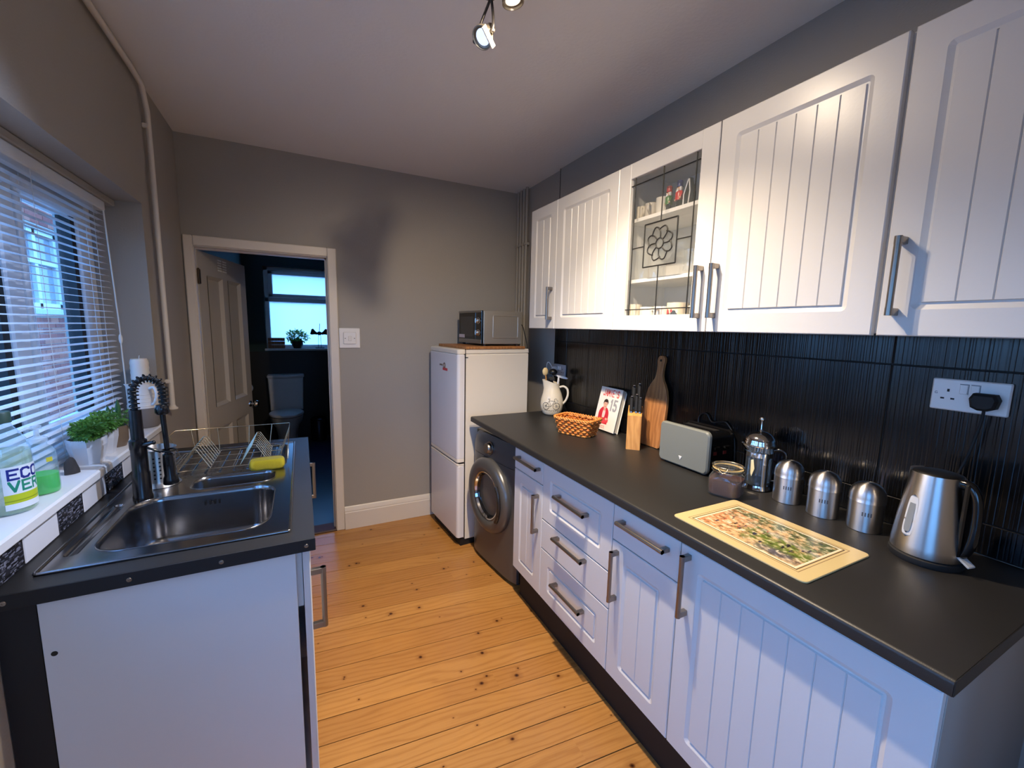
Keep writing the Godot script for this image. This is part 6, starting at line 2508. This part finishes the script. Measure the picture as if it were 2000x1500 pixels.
func clip_jar() -> void:
	var t := thing("clip_top_jar", "squat glass clip top jar of brown granules before the cafetiere", "jar", Vector3(1.378, WT, -0.966), 0.35)
	t.scale = Vector3(1.16, 1.02, 1.16)
	var lv := [[0.0, 0.082, 0.022], [0.004, 0.094, 0.024], [0.055, 0.096, 0.024], [0.068, 0.092, 0.03], [0.078, 0.084, 0.0415], [0.084, 0.082, 0.0408], [0.095, 0.082, 0.0408]]
	var loop := func(w: float, r: float, y: float) -> Array:
		var row := []
		for q in rrect(w, w, r, 6):
			row.append(Vector3(q.x, y, q.y))
		return row
	var g := G.new()
	var rows := []
	for l in lv:
		rows.append(loop.call(l[1], l[2], l[0]))
	g.sheet(rows, true)
	var fl: Array = rows[0]
	for i in fl.size():
		g.tri(fl[i], fl[(i + 1) % fl.size()], Vector3(0, 0, 0), Vector3.DOWN)
	obj("jar", g, M.glass, t)
	g = G.new()
	rows = []
	for l in [[0.004, 0.078, 0.02], [0.008, 0.088, 0.022], [0.052, 0.09, 0.022], [0.06, 0.088, 0.024]]:
		rows.append(loop.call(l[1], l[2], l[0]))
	g.sheet(rows, true)
	for row in [rows[0], rows[-1]]:
		for i in row.size():
			g.tri(row[i], row[(i + 1) % row.size()], Vector3(0, row[0].y, 0), Vector3.UP)
	obj("contents", g, relief(mat(rgb(76, 38, 24), 0.6), 0.25, 0.2, 22.0, 17), t).set_meta("kind", "stuff")
	g = G.new()
	g.lathe([Vector2(0.036, 0.1), Vector2(0.0425, 0.1), Vector2(0.044, 0.104), Vector2(0.042, 0.109), Vector2(0.03, 0.112), Vector2(0.024, 0.108), Vector2(0, 0.108)], 36)
	obj("lid", g, M.glass, t)
	g = G.new()
	g.lathe([Vector2(0.038, 0.0955), Vector2(0.044, 0.0955), Vector2(0.044, 0.0995), Vector2(0.038, 0.0995), Vector2(0.038, 0.0955)], 36)
	obj("seal", g, mat(rgb(216, 186, 120), 0.6), t)
	g = G.new()
	for y in [0.088, 0.106]:
		var c := []
		for k in 32:
			c.append(Vector3(0.0445 * cos(TAU * k / 32), y, 0.0445 * sin(TAU * k / 32)))
		g.tube(c, 0.0017, 6, false, true)
	for s in [-1, 1]:
		g.tube([Vector3(0.044, 0.106, s * 0.01), Vector3(0.053, 0.1, s * 0.01), Vector3(0.05, 0.085, s * 0.012), Vector3(0.056, 0.055, s * 0.009), Vector3(0.064, 0.03, s * 0.006)], 0.0017, 6)
	g.tube([Vector3(0.064, 0.03, -0.006), Vector3(0.066, 0.024, 0), Vector3(0.064, 0.03, 0.006)], 0.0017, 6)
	g.tube([Vector3(-0.044, 0.107, -0.012), Vector3(-0.054, 0.1, -0.012), Vector3(-0.054, 0.09, 0.0), Vector3(-0.054, 0.1, 0.012), Vector3(-0.044, 0.107, 0.012)], 0.0017, 6)
	obj("wire_clip", g, M.wire, t)

func placemat() -> void:
	var W := 480
	var H := 320
	var im := Image.create_empty(W, H, false, Image.FORMAT_RGB8)
	im.fill(rgb(206, 184, 132))
	var f := FastNoiseLite.new()
	f.seed = 77
	f.frequency = 0.02
	var r := RandomNumberGenerator.new()
	r.seed = 19
	var bx := 56
	var by := 46
	# a loose painterly street and garden scene of many dabs
	for y in range(by, H - by):
		for x in range(bx, W - bx):
			var u := float(x - bx) / (W - 2 * bx)
			var v := float(y - by) / (H - 2 * by)
			var n := f.get_noise_2d(x * 0.9, y * 1.2) * 1.2 + f.get_noise_2d(x * 6.0, y * 6.0) * 0.25
			var n2 := f.get_noise_2d(x * 1.5 + 400, y * 2.6)
			var c := rgb(214, 178, 128).lerp(rgb(206, 136, 92), clampf(0.9 - u * 1.4 + n * 0.4, 0, 1))
			c = c.lerp(rgb(86, 96, 62), clampf((0.55 - v) * 2.2 + n * 1.4 - 0.2 + (u - 0.4) * 0.5, 0, 1))
			c = c.lerp(rgb(150, 150, 146), clampf(1.0 - absf(v - 0.34 - u * 0.14) * 9.0 + n * 0.6, 0, 1) * (1.0 if u > 0.45 else 0.2))
			c = c.lerp(rgb(96, 112, 44), clampf(1.4 - Vector2((u - 0.72) * 3.4, (v - 0.66) * 4.6).length() + n, 0, 1))
			c = c.lerp(rgb(96, 92, 100), clampf(1.2 - Vector2((u - 0.78) * 4.0, (v - 0.86) * 9.0).length() + n * 0.5, 0, 1))
			c = c.lerp(Color(0.2, 0.15, 0.13), clampf(n2 * 1.6 - 0.3, 0, 0.6))
			c = c.lerp(rgb(240, 222, 190), clampf(-n2 * 1.8 - 0.12, 0, 0.7))
			im.set_pixel(x, y, c)
	for k in 26:   # figures and posts along the road
		var x := bx + 20 + r.randi_range(0, W - 2 * bx - 60)
		var y := by + 90 + r.randi_range(0, 90)
		im.fill_rect(Rect2i(x, y, r.randi_range(3, 8), r.randi_range(8, 20)), [rgb(60, 56, 70), rgb(160, 70, 56), rgb(222, 210, 190), rgb(44, 40, 44)][r.randi_range(0, 3)])
	for q in [[26, rgb(120, 92, 60), 2], [bx - 6, rgb(70, 50, 40), 3], [bx, rgb(236, 220, 190), 6]]:
		var m: int = q[0]
		var w: int = q[2]
		var my := int(m * 0.8)
		if q[0] == 26:
			m = 40
			my = 32
		im.fill_rect(Rect2i(m, my, W - 2 * m, w), q[1])
		im.fill_rect(Rect2i(m, H - my - w, W - 2 * m, w), q[1])
		im.fill_rect(Rect2i(m, my, w, H - 2 * my), q[1])
		im.fill_rect(Rect2i(W - m - w, my, w, H - 2 * my), q[1])
	var t := thing("placemat", "cream bordered placemat printed with a painted village scene", "placemat", Vector3(1.198, WT + 0.0002, -0.71))
	var g := G.new()
	g.xf = Transform3D(Basis(Vector3.RIGHT, -PI / 2), Vector3.ZERO)
	var poly := rrect(0.302, 0.402, 0.014, 6)
	g.prism(poly, 0.0, 0.0045, 0.001)
	obj("board", g, mat(rgb(206, 182, 128), 0.4), t)
	g = G.new()
	var p2 := rrect(0.300, 0.400, 0.013, 6)
	var tr := Geometry2D.triangulate_polygon(p2)
	for q in p2:   # long side of the picture runs along z; its top faces the tiles
		g.vert(Vector3(q.x, 0.0048, q.y), Vector3.UP, Vector2(q.y / 0.4 + 0.5, 0.5 - q.x / 0.3))
	for k in range(0, tr.size(), 3):
		g.face(tr[k], tr[k + 1], tr[k + 2])
	obj("print", g, printed(im, 0.25), t)

func kettle() -> void:
	var at := Vector3(1.479, WT, -0.445)
	var t := thing("electric_kettle", "brushed steel electric kettle with a black handle under the wall socket", "kettle", at)
	t.scale = Vector3(0.83, 1.0, 0.83)
	var g := G.new()
	g.lathe([Vector2(0, 0), Vector2(0.088, 0), Vector2(0.091, 0.004), Vector2(0.09, 0.016), Vector2(0.084, 0.02), Vector2(0, 0.02)], 44)
	obj("power_base", g, M.matt_black, t)
	g = G.new()
	g.lathe([Vector2(0.086, 0.021), Vector2(0.088, 0.024), Vector2(0.087, 0.045), Vector2(0.080, 0.11), Vector2(0.070, 0.18), Vector2(0.0625, 0.232), Vector2(0.0615, 0.236), Vector2(0.059, 0.234)], 56)
	obj("body", g, M.brushed, t)
	g = G.new()
	g.lathe([Vector2(0.0595, 0.233), Vector2(0.056, 0.238), Vector2(0.04, 0.2415), Vector2(0, 0.243)], 40)
	obj("lid", g, M.black, t)
	# spout lip away from the handle
	var hd := Vector3(-0.22, 0, 0.97).normalized()
	g = G.new()
	var sp := []
	for k in 9:
		var a := -0.5 + 1.0 * k / 8
		var e := (-hd).rotated(Vector3.UP, a)
		sp.append([e * 0.066 + Vector3(0, 0.205, 0), e * (0.062 + 0.006 * cos(a * PI)) + Vector3(0, 0.2385, 0)])
	g.sheet(sp)
	obj("spout", g, M.brushed, t)
	# water gauge window on the side that faces the far left
	var gd := Vector3(-0.76, 0, -0.26).normalized()
	g = G.new()
	var ga := atan2(gd.z, gd.x)
	var rows := []
	var rows2 := []
	for j in 15:
		var v := -1.0 + 2.0 * j / 14
		var y := 0.122 + 0.058 * v
		var rr: float = lerpf(0.0872, 0.0655, (y - 0.04) / 0.172) + 0.0015
		var wd := 0.20 * sqrt(max(0.0, 1.0 - pow(absf(v), 5.0)))
		var row := []
		var row2 := []
		for k in 9:
			var a := ga + wd * (k / 4.0 - 1.0)
			row.append(Vector3(rr * cos(a), y, rr * sin(a)))
			a = ga + wd * 0.62 * (k / 4.0 - 1.0)
			row2.append(Vector3((rr + 0.001) * cos(a), 0.122 + 0.047 * v, (rr + 0.001) * sin(a)))
		rows.append(row)
		rows2.append(row2)
	g.sheet(rows, false)
	var gw := obj("water_gauge", g, mat(rgb(200, 202, 204), 0.25), t)
	g = G.new()
	g.sheet(rows2, false)
	obj("gauge_window", g, mat(rgb(132, 136, 138), 0.1), gw)
	g = G.new()
	g.tube(bez([hd * 0.058 + Vector3(0, 0.225, 0), hd * 0.085 + Vector3(0, 0.222, 0), hd * 0.102 + Vector3(0, 0.195, 0), hd * 0.108 + Vector3(0, 0.145, 0), hd * 0.106 + Vector3(0, 0.09, 0), hd * 0.096 + Vector3(0, 0.055, 0), hd * 0.083 + Vector3(0, 0.045, 0)], 30), [0.011, 0.0125, 0.0135, 0.0135, 0.0135, 0.013, 0.0125, 0.0125, 0.0125, 0.0125, 0.0125, 0.0125, 0.0125, 0.0125, 0.0125, 0.0125, 0.0125, 0.0125, 0.0125, 0.0125, 0.0125, 0.0125, 0.0125, 0.0125, 0.0125, 0.012, 0.0115, 0.011, 0.0105, 0.01, 0.01], 14)
	g.xf = Transform3D(Basis(Vector3.UP, atan2(hd.x, hd.z)), Vector3.ZERO)
	g.cbox(Vector3(0, 0.135, 0.083), Vector3(0.034, 0.19, 0.014), 0.004)
	obj("handle", g, M.gloss_black, t)
	g = G.new()
	g.xf = Transform3D(Basis(Vector3.UP, atan2(hd.x, hd.z)) * Basis(Vector3.RIGHT, 0.5), hd * 0.1 + Vector3(0, 0.034, 0))
	g.cbox(Vector3.ZERO, Vector3(0.03, 0.006, 0.036), 0.002)
	var cl := mat(Color(0.9, 0.92, 0.94, 0.35), 0.1)
	cl.transparency = BaseMaterial3D.TRANSPARENCY_ALPHA
	obj("switch", g, cl, t)

func spotlights() -> void:
	var t := thing("ceiling_spotlight", "brushed metal ceiling spotlight bar with adjustable lamp heads", "light fitting", Vector3(0.585, YC, -1.22))
	var g := G.new()
	var arm := mat(rgb(92, 88, 86), 0.35, 0.8)
	g.xf = Transform3D(Basis(Vector3.RIGHT, PI / 2), Vector3(0, -0.012, 0.1))
	g.prism(rrect(0.07, 0.62, 0.02), -0.012, 0.012, 0.003)
	obj("bar", g, arm, t)
	var warm := Color(1.0, 0.91, 0.79)
	var cool := Color(0.74, 0.83, 1.0)
	# pivot (local), way the lamp looks, colour, strength, half angle
	var heads := [
		[Vector3(-0.036, -0.190, -0.135), Vector3(-0.60, -0.77, 0.26), cool, LAMP * 1.05, 48.0],
		[Vector3(0.040, -0.105, -0.07), Vector3(0.14, -0.98, 0.03), warm, LAMP * 1.55, 55.0],
		[Vector3(0.02, -0.10, 0.09), Vector3(0.46, -0.88, 0.0), warm, LAMP * 0.2, 72.0],  # unseen head, added as soft fill for the wall cupboards
		[Vector3(0.0, -0.10, 0.2), Vector3(0.12, -0.76, -0.64), warm, LAMP * 0.7, 56.0],
	]
	var k := 0
	for h in heads:
		var head := Node3D.new()
		head.name = "lamp_head" if k == 0 else "lamp_head_%03d" % k
		t.add_child(head, true)
		head.position = h[0]
		var d: Vector3 = h[1].normalized()
		var side := d.cross(Vector3.UP).normalized()
		var up := side.cross(d).normalized()
		# local y of the head looks backwards, out of the lamp's back
		var bs := Basis(side, -d, side.cross(-d))
		var top := Vector3(h[0].x * 0.0, -h[0].y - 0.02, 0)
		g = G.new()
		for s in [-1, 1]:
			g.tube(bez([Vector3(s * 0.012 - h[0].x, -h[0].y - 0.02, 0), side * s * 0.03 - d * 0.03 + Vector3(0, 0.03, 0), side * s * 0.036 - d * 0.012], 12), 0.0045, 8)
			g.ball(side * s * 0.038 - d * 0.012, Vector3(0.008, 0.008, 0.008), 10, 8)
		obj("yoke", g, arm, head)
		g = G.new()
		g.xf = Transform3D(bs, Vector3.ZERO)
		g.lathe([Vector2(0.0, 0.07), Vector2(0.012, 0.07), Vector2(0.016, 0.062), Vector2(0.017, 0.045), Vector2(0.022, 0.034), Vector2(0.033, 0.012), Vector2(0.034, 0.0), Vector2(0.0315, 0.0), Vector2(0.03, 0.006), Vector2(0.0235, 0.007)], 28)
		obj("shade", g, mat(rgb(150, 140, 124), 0.3, 0.8), head)
		g = G.new()
		g.xf = Transform3D(bs, Vector3.ZERO)
		g.lathe([Vector2(0.0235, 0.0065), Vector2(0.018, 0.005), Vector2(0.0, 0.0045)], 24)
		var em := mat(Color.WHITE, 0.3)
		em.emission_enabled = true
		em.emission = h[2].lerp(Color.WHITE, 0.3)
		em.emission_energy_multiplier = 1.1
		obj("lamp_face", g, em, head)
		if k == 0:
			g = G.new()
			g.xf = Transform3D(Basis(side, -d, side.cross(-d)), side * -0.034 + d * 0.012)
			g.cbox(Vector3(0, 0.0, 0.004), Vector3(0.005, 0.02, 0.06), 0.001)
			obj("cover_plate", g, mat(rgb(226, 216, 190), 0.4), head)
		var l := SpotLight3D.new()
		l.name = "lamp_light_%d" % k
		l.light_color = h[2]
		l.light_energy = h[3]
		l.spot_angle = h[4]
		l.spot_angle_attenuation = 0.85
		l.spot_range = 12.0
		l.spot_attenuation = 2.0
		l.light_size = 0.016
		l.shadow_enabled = true
		add_child(l)
		l.look_at_from_position(t.position + h[0] + d * 0.012, t.position + h[0] + d, Vector3.UP if absf(d.y) < 0.95 else Vector3.RIGHT)
		k += 1
	# added fill lamp behind the camera, unseen; lifts ceiling and walls
	t = thing("added_fill_globe", "round opal fill lamp added behind the camera to brighten the kitchen", "light fitting", Vector3(0.5, YC, 1.0))
	g = G.new()
	g.lathe([Vector2(0, 0), Vector2(0.06, 0), Vector2(0.06, -0.02), Vector2(0.03, -0.03), Vector2(0.03, -0.05)], 24)
	obj("mount", g, arm, t)
	g = G.new()
	g.ball(Vector3(0, -0.12, 0), Vector3(0.085, 0.085, 0.085), 24, 16)
	var om := mat(rgb(250, 244, 232), 0.4)
	om.emission_enabled = true
	om.emission = warm
	om.emission_energy_multiplier = 2.0
	obj("globe", g, om, t)
	var ol := OmniLight3D.new()
	ol.name = "fill_light"
	ol.light_color = warm
	ol.light_energy = 0.12
	ol.light_size = 0.08
	ol.omni_range = 12.0
	ol.omni_attenuation = 2.0
	ol.shadow_enabled = true
	add_child(ol)
	ol.position = Vector3(0.5, YC - 0.12, 1.0)
